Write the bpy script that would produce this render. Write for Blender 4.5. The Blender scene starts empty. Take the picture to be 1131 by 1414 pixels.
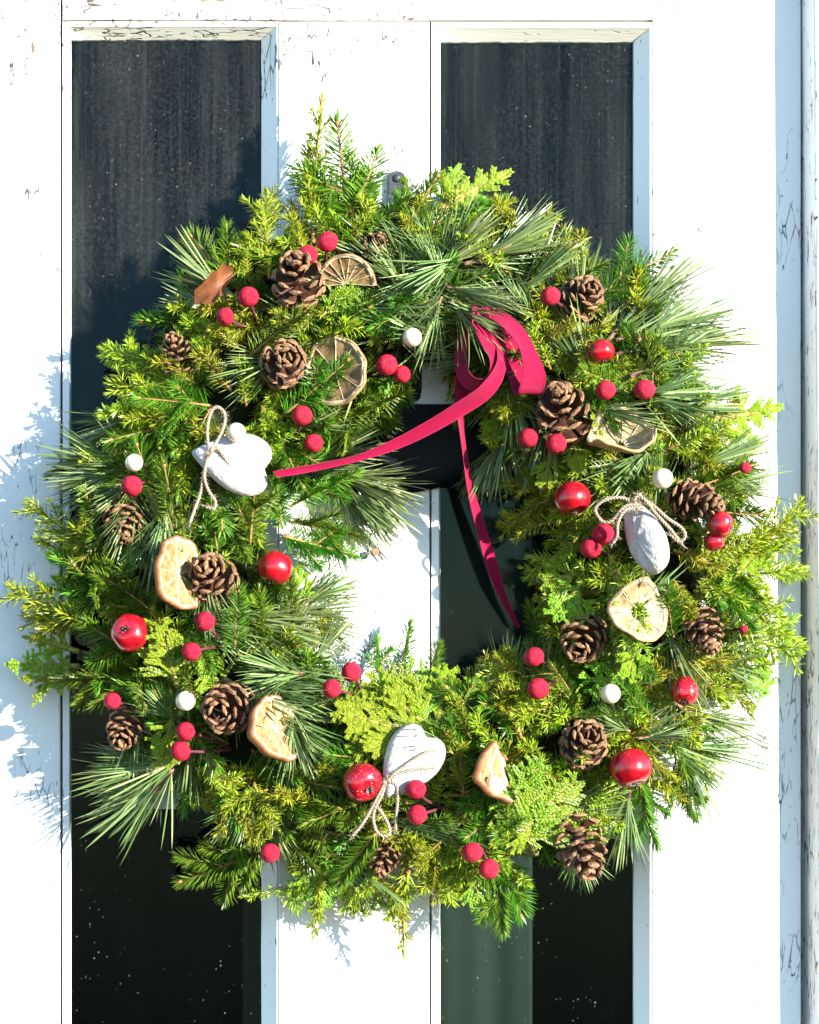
import bpy, math, random
import numpy as np
from mathutils import Vector, Matrix, Quaternion

R = math.radians
rnd = random.Random(7)
scene = bpy.context.scene
COL = scene.collection

# ------------------------------------------------------------------ camera
PX = 0.0005                       # one photograph pixel on the door plane, metres
DIST = 1.5                        # camera to door
CX, CZ = (300 - 565.5) * PX, (707 - 860) * PX
cam_d = bpy.data.cameras.new('camera')
cam = bpy.data.objects.new('camera', cam_d)
COL.objects.link(cam)
cam.location = (CX, -DIST, CZ)
cam.rotation_euler = (R(90), 0, 0)
cam_d.sensor_fit = 'HORIZONTAL'
cam_d.sensor_width = 36.0
WIDTH = 1131 * PX
cam_d.lens = 36.0 * DIST / WIDTH
cam_d.shift_x = -CX / WIDTH
cam_d.shift_y = -CZ / WIDTH
cam_d.clip_start = 0.05
cam_d.clip_end = 100
scene.camera = cam

# ------------------------------------------------------------------ sky and sun
SUN = Vector((1.08, -1.0, 0.34)).normalized()      # towards the sun
elev = math.asin(SUN.z)
azim = math.atan2(SUN.x, SUN.y)                    # clockwise from +Y
world = bpy.data.worlds.new('World')
scene.world = world
world.use_nodes = True
wn = world.node_tree
wn.nodes.clear()
sky = wn.nodes.new('ShaderNodeTexSky')
sky.sky_type = 'NISHITA'
sky.sun_disc = False
sky.sun_elevation = elev
sky.sun_rotation = azim
sky.air_density = 1.0
sky.dust_density = 0.0
sky.ozone_density = 4.2
bg = wn.nodes.new('ShaderNodeBackground')
bg.inputs['Strength'].default_value = 0.15
wo = wn.nodes.new('ShaderNodeOutputWorld')
wn.links.new(sky.outputs[0], bg.inputs['Color'])
wn.links.new(bg.outputs[0], wo.inputs['Surface'])

sun_d = bpy.data.lights.new('sun', 'SUN')
sun_d.energy = 5.0
sun_d.angle = R(0.5)
sun_d.color = (1.0, 0.95, 0.86)
sun = bpy.data.objects.new('sun', sun_d)
COL.objects.link(sun)
sun.rotation_euler = SUN.to_track_quat('Z', 'Y').to_euler()
sun.location = SUN * 5

scene.view_settings.view_transform = 'Standard'
scene.view_settings.look = 'None'
scene.view_settings.exposure = 1.95
scene.view_settings.gamma = 1.0
scene.cycles.max_bounces = 5
scene.cycles.transparent_max_bounces = 8
scene.view_settings.use_curve_mapping = False


# ------------------------------------------------------------------ helpers
def D(px, py, d=0.0):
    """point whose sight line meets the door at photo pixel (px,py), d metres in front of the door"""
    p = Vector(((px - 565.5) * PX, 0, (707 - py) * PX))
    c = Vector((CX, -DIST, CZ))
    return p + (c - p) * (d / DIST)


def to_px(p):
    c = Vector((CX, -DIST, CZ))
    t = DIST / (p.y + DIST)
    q = c + (p - c) * t
    return q.x / PX + 565.5, 707 - q.z / PX


class MB:
    def __init__(self):
        self.v = []; self.f = []; self.m = []

    def add(self, vs, fs, mi=0):
        o = len(self.v)
        self.v.extend([tuple(p) for p in vs])
        for f in fs:
            self.f.append(tuple(i + o for i in f)); self.m.append(mi)

    def box(self, x0, x1, y0, y1, z0, z1, mi=0):
        self.add([(x0, y0, z0), (x1, y0, z0), (x1, y1, z0), (x0, y1, z0),
                  (x0, y0, z1), (x1, y0, z1), (x1, y1, z1), (x0, y1, z1)],
                 [(0, 3, 2, 1), (4, 5, 6, 7), (0, 1, 5, 4), (1, 2, 6, 5), (2, 3, 7, 6), (3, 0, 4, 7)], mi)

    def tube(self, pts, rads, n=6, mi=0, caps=True):
        pts = [Vector(p) for p in pts]
        if not hasattr(rads, '__len__'): rads = [rads] * len(pts)
        vs = []; fs = []
        t0 = (pts[1] - pts[0]).normalized()
        ref = Vector((0, 0, 1)) if abs(t0.z) < 0.9 else Vector((1, 0, 0))
        u = t0.cross(ref).normalized()
        for i, p in enumerate(pts):
            a = pts[max(0, i - 1)]; b = pts[min(len(pts) - 1, i + 1)]
            t = (b - a).normalized()
            u = (u - t * u.dot(t)).normalized()
            w = t.cross(u)
            for k in range(n):
                an = 2 * math.pi * k / n
                vs.append(p + (u * math.cos(an) + w * math.sin(an)) * rads[i])
        for i in range(len(pts) - 1):
            for k in range(n):
                a = i * n + k; b = i * n + (k + 1) % n
                fs.append((a, b, b + n, a + n))
        if caps:
            fs.append(tuple(range(n - 1, -1, -1)))
            fs.append(tuple(range((len(pts) - 1) * n, len(pts) * n)))
        self.add(vs, fs, mi)

    def needle(self, p, d, side, L, w, bend=0.0, up=None, seg=2, flat=0.5):
        """tapered three-sided needle; side = broad direction"""
        d = d.normalized()
        side = (side - d * side.dot(d))
        if side.length < 1e-6: side = d.orthogonal()
        side.normalize()
        nn = d.cross(side)
        if up is None: up = nn
        vs = []; fs = []
        for i in range(seg):
            t = i / seg
            ww = w * (0.55 if i == 0 else (1.0 - 0.25 * t))
            c = p + d * (L * t) + up * (bend * L * t * t)
            vs += [c + side * (ww * .5), c - side * (ww * .5), c + nn * (ww * flat)]
        vs.append(p + d * L + up * (bend * L))
        for i in range(seg - 1):
            for k in range(3):
                a = i * 3 + k; b = i * 3 + (k + 1) % 3
                fs.append((a, b, b + 3, a + 3))
        o = (seg - 1) * 3; tip = seg * 3
        for k in range(3):
            fs.append((o + k, o + (k + 1) % 3, tip))
        self.add(vs, fs)

    def lathe(self, prof, n=20, mi=0, fn=None):
        """prof: list of (r,z); closed at ends when r==0"""
        vs = []; fs = []
        for (r, z) in prof:
            for k in range(n):
                a = 2 * math.pi * k / n
                q = Vector((r * math.cos(a), r * math.sin(a), z))
                if fn: q = fn(q, a)
                vs.append(q)
        for i in range(len(prof) - 1):
            for k in range(n):
                a = i * n + k; b = i * n + (k + 1) % n
                fs.append((a, b, b + n, a + n))
        self.add(vs, fs, mi)

    def mesh(self, name, mats, smooth=True):
        me = bpy.data.meshes.new(name)
        me.from_pydata(self.v, [], self.f)
        if not isinstance(mats, (list, tuple)): mats = [mats]
        for m in mats: me.materials.append(m)
        if any(self.m): me.polygons.foreach_set('material_index', self.m)
        if smooth: me.polygons.foreach_set('use_smooth', [True] * len(me.polygons))
        me.validate()
        me.update()
        return me


def obj(name, me, parent=None, **props):
    o = bpy.data.objects.new(name, me)
    COL.objects.link(o)
    if parent is not None: o.parent = parent
    for k, v in props.items(): o[k] = v
    return o


def thing(name, label, cat, loc=(0, 0, 0), group=None, me=None):
    o = bpy.data.objects.new(name, me)
    COL.objects.link(o)
    o.location = loc
    o['label'] = label; o['category'] = cat
    if group: o['group'] = group
    if me is None: o.empty_display_size = 0.01
    return o


def frame(xa, za):
    """rotation whose local x is xa and local z as near za as can be"""
    x = Vector(xa).normalized()
    z = Vector(za); z = z - x * z.dot(x)
    if z.length < 1e-6: z = x.orthogonal()
    z.normalize()
    y = z.cross(x)
    return Matrix((x, y, z)).transposed()


def zframe(za, xa=(1, 0, 0)):
    z = Vector(za).normalized()
    x = Vector(xa); x = x - z * x.dot(z)
    if x.length < 1e-6: x = z.orthogonal()
    x.normalize()
    y = z.cross(x)
    return Matrix((x, y, z)).transposed()


def place(o, loc, rot3, s=1.0):
    o.matrix_basis = Matrix.Translation(loc) @ rot3.to_4x4() @ (Matrix.Diagonal((s, s, s, 1)) if not hasattr(s, '__len__') else Matrix.Diagonal((*s, 1)))


def catmull(pts, n):
    pts = [np.array(p, float) for p in pts]
    P = [2 * pts[0] - pts[1]] + pts + [2 * pts[-1] - pts[-2]]
    out = []
    for i in range(1, len(P) - 2):
        for k in range(n):
            t = k / n
            a, b, c, d = P[i - 1], P[i], P[i + 1], P[i + 2]
            out.append(0.5 * ((2 * b) + (-a + c) * t + (2 * a - 5 * b + 4 * c - d) * t * t + (-a + 3 * b - 3 * c + d) * t ** 3))
    out.append(pts[-1])
    return out


# ------------------------------------------------------------------ material helpers
def newmat(name):
    m = bpy.data.materials.new(name)
    m.use_nodes = True
    nt = m.node_tree
    b = nt.nodes['Principled BSDF']
    return m, nt, b


def N(nt, typ, **kw):
    n = nt.nodes.new(typ)
    for k, v in kw.items():
        if k in n.inputs.keys() if hasattr(n.inputs, 'keys') else False:
            n.inputs[k].default_value = v
        else:
            setattr(n, k, v)
    return n


def ramp(nt, fac, stops, interp='LINEAR'):
    r = nt.nodes.new('ShaderNodeValToRGB')
    r.color_ramp.interpolation = interp
    e = r.color_ramp.elements
    while len(e) > 1: e.remove(e[0])
    e[0].position = stops[0][0]; e[0].color = (*stops[0][1], 1)
    for p, c in stops[1:]:
        x = e.new(p); x.color = (*c, 1)
    nt.links.new(fac, r.inputs['Fac'])
    return r.outputs['Color']


def mixc(nt, fac, a, b, mode='MIX'):
    m = nt.nodes.new('ShaderNodeMix'); m.data_type = 'RGBA'; m.blend_type = mode
    for s, v in ((m.inputs[0], fac), (m.inputs[6], a), (m.inputs[7], b)):
        if isinstance(v, (int, float)): s.default_value = v
        elif isinstance(v, tuple): s.default_value = (*v, 1) if len(v) == 3 else v
        else: nt.links.new(v, s)
    return m.outputs[2]


def mth(nt, op, a, b=0.0, c=None, clamp=False):
    m = nt.nodes.new('ShaderNodeMath'); m.operation = op; m.use_clamp = clamp
    for s, v in zip(m.inputs, (a, b, c)):
        if v is None: continue
        if isinstance(v, (int, float)): s.default_value = v
        else: nt.links.new(v, s)
    return m.outputs[0]


def coords(nt, scale=(1, 1, 1), kind='Object', loc=(0, 0, 0), rot=(0, 0, 0)):
    tc = nt.nodes.new('ShaderNodeTexCoord')
    mp = nt.nodes.new('ShaderNodeMapping')
    mp.inputs['Scale'].default_value = scale
    mp.inputs['Location'].default_value = loc
    mp.inputs['Rotation'].default_value = rot
    nt.links.new(tc.outputs[kind], mp.inputs['Vector'])
    return mp.outputs['Vector']


def noise(nt, vec, scale=5, detail=4, rough=.55, dist=0.0):
    n = nt.nodes.new('ShaderNodeTexNoise')
    n.inputs['Scale'].default_value = scale
    n.inputs['Detail'].default_value = detail
    n.inputs['Roughness'].default_value = rough
    n.inputs['Distortion'].default_value = dist
    nt.links.new(vec, n.inputs['Vector'])
    return n.outputs['Fac']


def voro(nt, vec, scale, feature='F1', out='Distance'):
    n = nt.nodes.new('ShaderNodeTexVoronoi')
    n.feature = feature
    n.inputs['Scale'].default_value = scale
    nt.links.new(vec, n.inputs['Vector'])
    return n.outputs[out]


def bump(nt, bsdf, h, strength=.3, dist=.001, sock='Normal'):
    b = nt.nodes.new('ShaderNodeBump')
    b.inputs['Strength'].default_value = strength
    b.inputs['Distance'].default_value = dist
    nt.links.new(h, b.inputs['Height'])
    nt.links.new(b.outputs[0], bsdf.inputs[sock])


def smooth01(nt, v, lo, hi):
    mr = nt.nodes.new('ShaderNodeMapRange'); mr.interpolation_type = 'SMOOTHSTEP'
    nt.links.new(v, mr.inputs[0])
    mr.inputs[1].default_value = lo; mr.inputs[2].default_value = hi
    return mr.outputs[0]


# ------------------------------------------------------------------ materials of the door
def paint_material(name, wear_hi=0.5, horizontal=False, base=(.80, .785, .75), top_heavy=True, wood=(.15, .085, .05)):
    m, nt, b = newmat(name)
    st = (1, 1, .22) if not horizontal else (.25, 1, 1)
    geo = nt.nodes.new('ShaderNodeNewGeometry')
    mp = nt.nodes.new('ShaderNodeMapping'); mp.inputs['Scale'].default_value = st
    nt.links.new(geo.outputs['Position'], mp.inputs['Vector'])
    sx = nt.nodes.new('ShaderNodeSeparateXYZ'); nt.links.new(geo.outputs['Position'], sx.inputs[0])
    warp = noise(nt, mp.outputs[0], 60, 3)
    wv = nt.nodes.new('ShaderNodeVectorMath'); wv.operation = 'MULTIPLY_ADD'
    nt.links.new(warp, wv.inputs[0]); wv.inputs[1].default_value = (.010, .010, .010)
    nt.links.new(mp.outputs[0], wv.inputs[2])
    crack = voro(nt, wv.outputs[0], 210, 'DISTANCE_TO_EDGE')
    crk = mth(nt, 'SUBTRACT', 1.0, smooth01(nt, crack, 0.0, 0.075))
    patch = noise(nt, geo.outputs['Position'], 14, 3)
    zone = mth(nt, 'MULTIPLY', smooth01(nt, sx.outputs[2], .25, .345), mth(nt, 'SUBTRACT', 1.0, mth(nt, 'MULTIPLY', smooth01(nt, sx.outputs[0], -.16, .05), .75)))   # old paint is worst near the top of the hinge side
    if not top_heavy:
        zone = mth(nt, 'ADD', mth(nt, 'MULTIPLY', zone, 0.0), .75)
    amount = mth(nt, 'ADD', mth(nt, 'MULTIPLY', zone, .42), patch)
    broken = smooth01(nt, noise(nt, mp.outputs[0], 130, 3), .47, .53)
    cm = mth(nt, 'MULTIPLY', mth(nt, 'MULTIPLY', crk, broken), smooth01(nt, amount, 1.12 - wear_hi, 1.25 - wear_hi))
    speck = noise(nt, mp.outputs[0], 420, 2)
    sp = smooth01(nt, mth(nt, 'ADD', speck, mth(nt, 'MULTIPLY', amount, .16)), .775, .83)
    flake = noise(nt, mp.outputs[0], 75, 5, .6)
    fl = smooth01(nt, mth(nt, 'ADD', flake, mth(nt, 'MULTIPLY', amount, .25)), .92 - wear_hi * .12, .95 - wear_hi * .12)
    allm = mth(nt, 'MAXIMUM', mth(nt, 'MAXIMUM', cm, mth(nt, 'MULTIPLY', sp, .95)), fl)
    tone = noise(nt, mp.outputs[0], 30, 4)
    pc = mixc(nt, tone, tuple(x * .93 for x in base), base)
    col = mixc(nt, allm, pc, mixc(nt, fl, (.035, .026, .020), wood))  # dark crack colour stands for dirt and for the shade inside deep gaps
    nt.links.new(col, b.inputs['Base Color'])
    b.inputs['Roughness'].default_value = .55
    b.inputs['Specular IOR Level'].default_value = .3
    b.inputs['Roughness'].default_value = .6
    mp2 = nt.nodes.new('ShaderNodeMapping'); mp2.inputs['Scale'].default_value = (1, 1, .06) if not horizontal else (.06, 1, 1)
    nt.links.new(geo.outputs['Position'], mp2.inputs['Vector'])
    grain = noise(nt, mp2.outputs[0], 700, 3)
    h = mth(nt, 'SUBTRACT', mth(nt, 'MULTIPLY', grain, .5), mth(nt, 'MULTIPLY', allm, 1.2))
    bump(nt, b, h, .55, .0006)
    return m


M_STILE = paint_material('white_paint_stile', .59)
M_RAIL = paint_material('white_paint_rail', .56, True)
M_BEAD = paint_material('white_paint_bead', .42, False, (.80, .79, .76))
M_BEADH = paint_material('white_paint_bead_top_shaded', .58, True, (.56, .53, .46), wood=(.16, .09, .05))  # dirty cream, with the shade of the downward slope put into the base
M_JAMB = paint_material('white_paint_jamb', .38, False, (.80, .78, .75), top_heavy=False, wood=(.26, .19, .17))


def glass_material(name, seed, dust_top, dust_low, tint):
    m, nt, b = newmat(name)
    nt.nodes.remove(b)
    out = nt.nodes['Material Output']
    geo = nt.nodes.new('ShaderNodeNewGeometry')
    sx = nt.nodes.new('ShaderNodeSeparateXYZ'); nt.links.new(geo.outputs['Position'], sx.inputs[0])
    mp = nt.nodes.new('ShaderNodeMapping')
    mp.inputs['Location'].default_value = (seed, seed * .3, 0); mp.inputs['Scale'].default_value = (1, 1, .018)
    nt.links.new(geo.outputs['Position'], mp.inputs['Vector'])
    streak = smooth01(nt, noise(nt, mp.outputs[0], 330, 3, .7), .48, .78)
    mpb = nt.nodes.new('ShaderNodeMapping')
    mpb.inputs['Location'].default_value = (seed, 3, 0); mpb.inputs['Scale'].default_value = (1, 1, .12)
    nt.links.new(geo.outputs['Position'], mpb.inputs['Vector'])
    broad = noise(nt, mpb.outputs[0], 45, 4, .6)
    fine = noise(nt, geo.outputs['Position'], 420, 4, .75)
    cloud = noise(nt, geo.outputs['Position'], 16, 5, .6)
    grad = smooth01(nt, sx.outputs[2], -.02, .20)
    lvl = mth(nt, 'ADD', mth(nt, 'MULTIPLY', grad, dust_top - dust_low), dust_low)
    film = mth(nt, 'MULTIPLY', lvl, mth(nt, 'ADD', mth(nt, 'MULTIPLY', smooth01(nt, broad, .32, .72), 1.3), mth(nt, 'ADD', mth(nt, 'MULTIPLY', streak, 2.2), mth(nt, 'MULTIPLY', mth(nt, 'MULTIPLY', smooth01(nt, fine, .40, .75), cloud), 4.5))))
    # dried droplets and grit
    vd = voro(nt, geo.outputs['Position'], 330, 'F1')
    pick = nt.nodes.new('ShaderNodeTexVoronoi'); pick.inputs['Scale'].default_value = 330
    nt.links.new(geo.outputs['Position'], pick.inputs['Vector'])
    sc = nt.nodes.new('ShaderNodeSeparateColor'); nt.links.new(pick.outputs['Color'], sc.inputs[0])
    rare = smooth01(nt, sc.outputs[0], .80, 1.02)
    size = mth(nt, 'MULTIPLY', rare, .24)
    dot = mth(nt, 'LESS_THAN', vd, size)
    clump = smooth01(nt, cloud, .40, .56)
    dots = mth(nt, 'MULTIPLY', mth(nt, 'MULTIPLY', dot, mth(nt, 'MULTIPLY', mth(nt, 'POWER', sc.outputs[1], 2.0), .20)), clump)
    tot = mth(nt, 'MINIMUM', mth(nt, 'ADD', film, dots), .9)
    tr = nt.nodes.new('ShaderNodeBsdfTransparent'); tr.inputs[0].default_value = (.80, .88, .86, 1)
    gl = nt.nodes.new('ShaderNodeBsdfGlossy'); gl.inputs['Roughness'].default_value = .02
    gl.inputs['Color'].default_value = (.45, .58, .62, 1)
    fr = nt.nodes.new('ShaderNodeFresnel'); fr.inputs[0].default_value = 1.2
    wav = nt.nodes.new('ShaderNodeBump'); wav.inputs['Strength'].default_value = .25; wav.inputs['Distance'].default_value = .002
    nt.links.new(noise(nt, mpb.outputs[0], 18, 2), wav.inputs['Height'])
    mx = nt.nodes.new('ShaderNodeMixShader')
    nt.links.new(fr.outputs[0], mx.inputs[0]); nt.links.new(tr.outputs[0], mx.inputs[1]); nt.links.new(gl.outputs[0], mx.inputs[2])
    df = nt.nodes.new('ShaderNodeBsdfDiffuse'); df.inputs[0].default_value = (*tint, 1)
    mx2 = nt.nodes.new('ShaderNodeMixShader')
    nt.links.new(tot, mx2.inputs[0]); nt.links.new(mx.outputs[0], mx2.inputs[1]); nt.links.new(df.outputs[0], mx2.inputs[2])
    nt.links.new(mx2.outputs[0], out.inputs['Surface'])
    return m


M_GLASS_L = glass_material('dusty_glass_streaked', 1.7, .0095, .0002, (.50, .49, .45))
M_GLASS_R = glass_material('dusty_glass', 5.3, .0072, .0002, (.50, .50, .42))


def plain(name, col, rough=.6, spec=.4, var=.12, nscale=60, bmp=.2, metal=0.0, coat=0.0, bdist=.0005):
    m, nt, b = newmat(name)
    v = coords(nt)
    n = noise(nt, v, nscale, 4)
    c = mixc(nt, n, tuple(max(0, x * (1 - 2 * var)) for x in col), tuple(min(1, x * (1 + 2 * var)) for x in col))
    nt.links.new(c, b.inputs['Base Color'])
    b.inputs['Roughness'].default_value = rough
    b.inputs['Specular IOR Level'].default_value = spec
    b.inputs['Metallic'].default_value = metal
    b.inputs['Coat Weight'].default_value = coat
    if bmp: bump(nt, b, noise(nt, v, nscale * 6, 3), bmp, bdist)
    return m


M_ROOM = plain('dark_room_reflection_tint', (.002, .006, .010), .8, .1)  # navy reflection of the sky put into the wall colour
M_BOARD = plain('grey_green_curtain', (.026, .033, .027), .9, .1, .15, 20)
M_PLATE = plain('navy_black_enamel', (.002, .003, .007), .45, .10, .1, 30, .05)
M_DIGIT = plain('white_enamel', (.75, .76, .78), .3, .5, .03)
M_IRON = plain('dark_iron', (.05, .052, .06), .45, .5, .3, 200, .3, .7)
M_RUST = plain('rusty_nail_head', (.28, .12, .08), .7, .3, .3, 400, .3)
M_PAPER = plain('white_paper', (.78, .78, .80), .7, .2, .02)

# ------------------------------------------------------------------ the door (setting)
GD = 0.011        # glass depth behind the door face
X = lambda px: (px - 565.5) * PX
Z = lambda py: (707 - py) * PX
BOT = -0.56
door = thing('door', 'old white painted door with peeling paint and two tall dark panes', 'door', (0, 0, BOT))


def dchild(name, mb, mat, smooth=False):
    o = obj(name, mb.mesh(name, mat, smooth), door)
    o.location = (0, 0, -BOT)
    return o


def bevel_box(x0, x1, y0, y1, z0, z1, c=.0006):
    mb = MB()
    vs = []
    for (y, i) in ((y0, c), (y0 + c, 0), (y1, 0)):
        vs += [(x0 + i, y, z0 + i), (x1 - i, y, z0 + i), (x1 - i, y, z1 - i), (x0 + i, y, z1 - i)]
    fs = [(0, 1, 2, 3), (11, 10, 9, 8)]
    for r in (0, 4):
        for k in range(4):
            a = r + k; b = r + (k + 1) % 4
            fs.append((a, a + 4, b + 4, b))
    mb.add(vs, fs)
    return mb


g = .0009
TOPZ = Z(-70)
dchild('stile', bevel_box(X(-190), X(85) - g, 0, .035, BOT, TOPZ), M_STILE)
dchild('stile', bevel_box(X(384) + .0002, X(595) - g, 0, .035, BOT + .05, Z(28.5) - g), M_STILE)
dchild('stile', bevel_box(X(901) + .0002, X(1106), 0, .035, BOT, TOPZ), M_STILE)
dchild('rail', bevel_box(X(85) + g * .6, X(901) - .0004, 0, .035, Z(27), TOPZ), M_RAIL)
dchild('rail', bevel_box(X(85) + g, X(901) - .0004, 0, .035, BOT, BOT + .048), M_RAIL)


def pane(x0, x1, y0, lip_l, lip_t, lip_r, gl, gr, gt, mat):
    """x0,x1,y0: outer joint in px; lip_*: where the flat lip ends; gl,gr,gt: glass edges as seen in px"""
    zb = BOT + .055
    yl = .0007
    ox0, ox1, oz1 = X(x0) + g * .8, X(x1) - .0002, Z(y0) - g * .6
    lx0, lx1, lz1 = X(lip_l), X(lip_r), Z(lip_t)
    q = D(gl, gt, -GD); q2 = D(gr, gt, -GD)
    gx0, gx1, gz1 = q.x, q2.x, q.z
    back = .03

    def bead(o0, o1, l0, l1, g0, g1, mat, n=14, wob=.0003):
        # from corner 0 to corner 1; o outer, l lip edge, g glass edge; cut into n pieces with a wavy putty edge
        mb = MB(); vs = []
        for i in range(n + 1):
            t = i / n
            lerp = lambda a, b: Vector(a) * (1 - t) + Vector(b) * t
            O, L, G = lerp(o0, o1), lerp(l0, l1), lerp(g0, g1)
            j = rnd.uniform(-wob, wob) if 0 < i < n else 0
            L2 = L + (G - L) * .12 + Vector((0, .0002, 0))
            G2 = G + (G - L).normalized() * j
            Ob = Vector((O.x, back, O.z))
            vs += [O, L, L2, G2, Vector((G.x, GD + .004, G.z)), Ob]
        fs = []
        for i in range(n):
            for k in range(6):
                a = i * 6 + k; b = i * 6 + (k + 1) % 6
                fs.append((a, b, b + 6, a + 6))
        fs += [tuple(range(5, -1, -1)), tuple(range(n * 6, n * 6 + 6))]
        mb.add(vs, fs)
        dchild('glazing_bead', mb, mat)
    bead((ox0, yl, zb), (ox0, yl, oz1), (lx0, yl, zb), (lx0, yl, lz1), (gx0, GD, zb), (gx0, GD, gz1), M_BEAD, 60)
    bead((ox0, yl, oz1), (ox1, yl, oz1), (lx0, yl, lz1), (lx1, yl, lz1), (gx0, GD, gz1), (gx1, GD, gz1), M_BEADH, 40, .0006)
    bead((ox1, yl, oz1), (ox1, yl, zb), (lx1, yl, lz1), (lx1, yl, zb), (gx1, GD, gz1), (gx1, GD, zb), M_BEAD, 60)
    mb = MB(); mb.box(gx0 - .003, gx1 + .003, GD + .0005, GD + .003, zb - .004, gz1 + .003)
    dchild('glass_pane', mb, mat)


pane(85, 384, 28, 95.5, 36, 382.5, 98, 361, 55, M_GLASS_L)
pane(595, 901, 29, 606, 38, 898, 608, 875, 58, M_GLASS_R)

# right-hand jamb, proud of the door, throwing the blue strip of shadow
jamb = thing('door_frame', 'weathered white door frame post at the right edge of the picture', 'door frame', (X(1112), 0, BOT))
mb = MB()
P_ = .0212
xa, xb = 0, .075
prof = [(0, .03), (0.0002, -.002), (.0022, -P_ + .0012), (.0034, -P_), (.014, -P_ - .0004), (xb, -P_ - .0004), (xb, .03)]
vs = []; fs = []
n = 40
for i in range(n + 1):
    t = i / n; z = t * (TOPZ - BOT)
    sh = (.5 - t) * .0055 + .0006
    for (x, y) in prof:
        j = rnd.uniform(-.00022, .00022) if y < 0 else 0
        vs.append((x + sh + j, y, z))
k_ = len(prof)
for i in range(n):
    for k in range(k_):
        a = i * k_ + k; b = i * k_ + (k + 1) % k_
        fs.append((a, b, b + k_, a + k_))
fs += [tuple(range(k_ - 1, -1, -1)), tuple(range(n * k_, n * k_ + k_))]
mb.add(vs, fs)
obj('post', mb.mesh('post', M_JAMB, False), jamb)

# what shows through the glass
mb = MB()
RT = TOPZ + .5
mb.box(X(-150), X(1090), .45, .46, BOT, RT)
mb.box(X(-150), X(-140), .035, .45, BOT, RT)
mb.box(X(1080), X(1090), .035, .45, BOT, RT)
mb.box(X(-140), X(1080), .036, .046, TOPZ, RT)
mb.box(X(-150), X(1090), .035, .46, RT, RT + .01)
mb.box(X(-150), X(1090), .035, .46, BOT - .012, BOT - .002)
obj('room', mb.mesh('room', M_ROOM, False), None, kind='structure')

cur = thing('curtain', 'grey green curtain hanging behind the lower panes', 'curtain', (X(540), .055, BOT))
mb = MB(); vs = []; fs = []
xl, xr = D(336, 900, -.055).x - X(540), D(735, 900, -.055).x - X(540)
ztop = Z(560) - BOT
n = 60
for i in range(n + 1):
    t = i / n
    xx = xl + (xr - xl) * t
    yy = .0015 * math.sin(t * 23) + .001 * math.sin(t * 51 + 1)
    vs += [(xx, yy, 0), (xx, yy, ztop), (xx, yy + .002, ztop), (xx, yy + .002, 0)]
for i in range(n):
    for k in range(4):
        a = i * 4 + k; b = i * 4 + (k + 1) % 4
        fs.append((a, a + 4, b + 4, b))
fs += [(0, 1, 2, 3), (n * 4 + 3, n * 4 + 2, n * 4 + 1, n * 4)]
mb.add(vs, fs)
obj('cloth', mb.mesh('cloth', M_BOARD, True), cur)

# house number plate: dark enamel oval behind the top of the wreath
pl = thing('number_plate', 'dark enamel oval house number plate behind the ribbon and wreath top', 'number plate', D(500, 500, .004))
mb = MB(); vs = []; fs = []
A_, B_ = 300 * PX, 185 * PX
n = 72
rings = [(0, -.0045), (.5, -.004), (.85, -.003), (.965, -.0018), (1.0, -.0005), (1.0, .0012)]
for (s, y) in rings[1:]:
    for k in range(n):
        a = 2 * math.pi * k / n
        vs.append((A_ * s * math.cos(a), y, B_ * s * math.sin(a)))
vs.append((0, rings[0][1], 0)); c0 = len(vs) - 1
for k in range(n): fs.append((c0, k, (k + 1) % n))
for i in range(len(rings) - 2):
    for k in range(n):
        a = i * n + k; b = i * n + (k + 1) % n
        fs.append((a, a + n, b + n, b))
fs.append(tuple(range((len(rings) - 2) * n, (len(rings) - 1) * n)))
mb.add(vs, fs)
obj('plate', mb.mesh('plate', M_PLATE), pl)
mb = MB()
pts = [(569, 558.5), (640, 558.5), (640, 556), (628, 554), (622, 548), (619, 538), (619, 440), (582, 440), (582, 536), (580, 550), (576, 554.5), (569, 556)]
q0 = D(500, 500, .004)
vs = []
for y in (-.0062, -.003):
    for (a, b) in pts:
        p = D(a, b, .006) - q0
        vs.append((p.x, y, p.z))
k_ = len(pts)
fs = [tuple(range(k_)), tuple(range(2 * k_ - 1, k_ - 1, -1))]
for k in range(k_):
    a = k; b = (k + 1) % k_
    fs.append((a, a + k_, b + k_, b))
mb.add(vs, fs)
obj('numeral', mb.mesh('numeral', M_DIGIT, False), pl)

# iron hanger over the wreath
hk = thing('hanger', 'dark iron hanger strap with rounded top screwed to the middle stile', 'hanger', D(547, 330, 0))
mb = MB(); vs = []; fs = []
w = 11.5 * PX
outl = [(-w, -.02), (-w, .043)] + [(-w * math.cos(a), .043 + w * .55 * math.sin(a)) for a in [R(x) for x in range(15, 180, 15)]] + [(w, .043), (w, -.02)]
for y, s in ((-.0045, .86), (-.0035, 1), (-.0002, 1)):
    for (x, z) in outl: vs.append((x * s, y, z))
k_ = len(outl)
fs = [tuple(range(k_))]
for i in range(2):
    for k in range(k_):
        a = i * k_ + k; b = i * k_ + (k + 1) % k_
        fs.append((a, a + k_, b + k_, b))
mb.add(vs, fs)
obj('strap', mb.mesh('strap', M_IRON, False), hk)
mb = MB()
mb.lathe([(0, -.0058), (.0018, -.0056), (.0028, -.0051), (.003, -.0044)], 16)
mb.v = [(x, z, y + .041) for (x, y, z) in mb.v]
obj('screw_head', mb.mesh('screw_head', M_IRON), hk)

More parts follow.
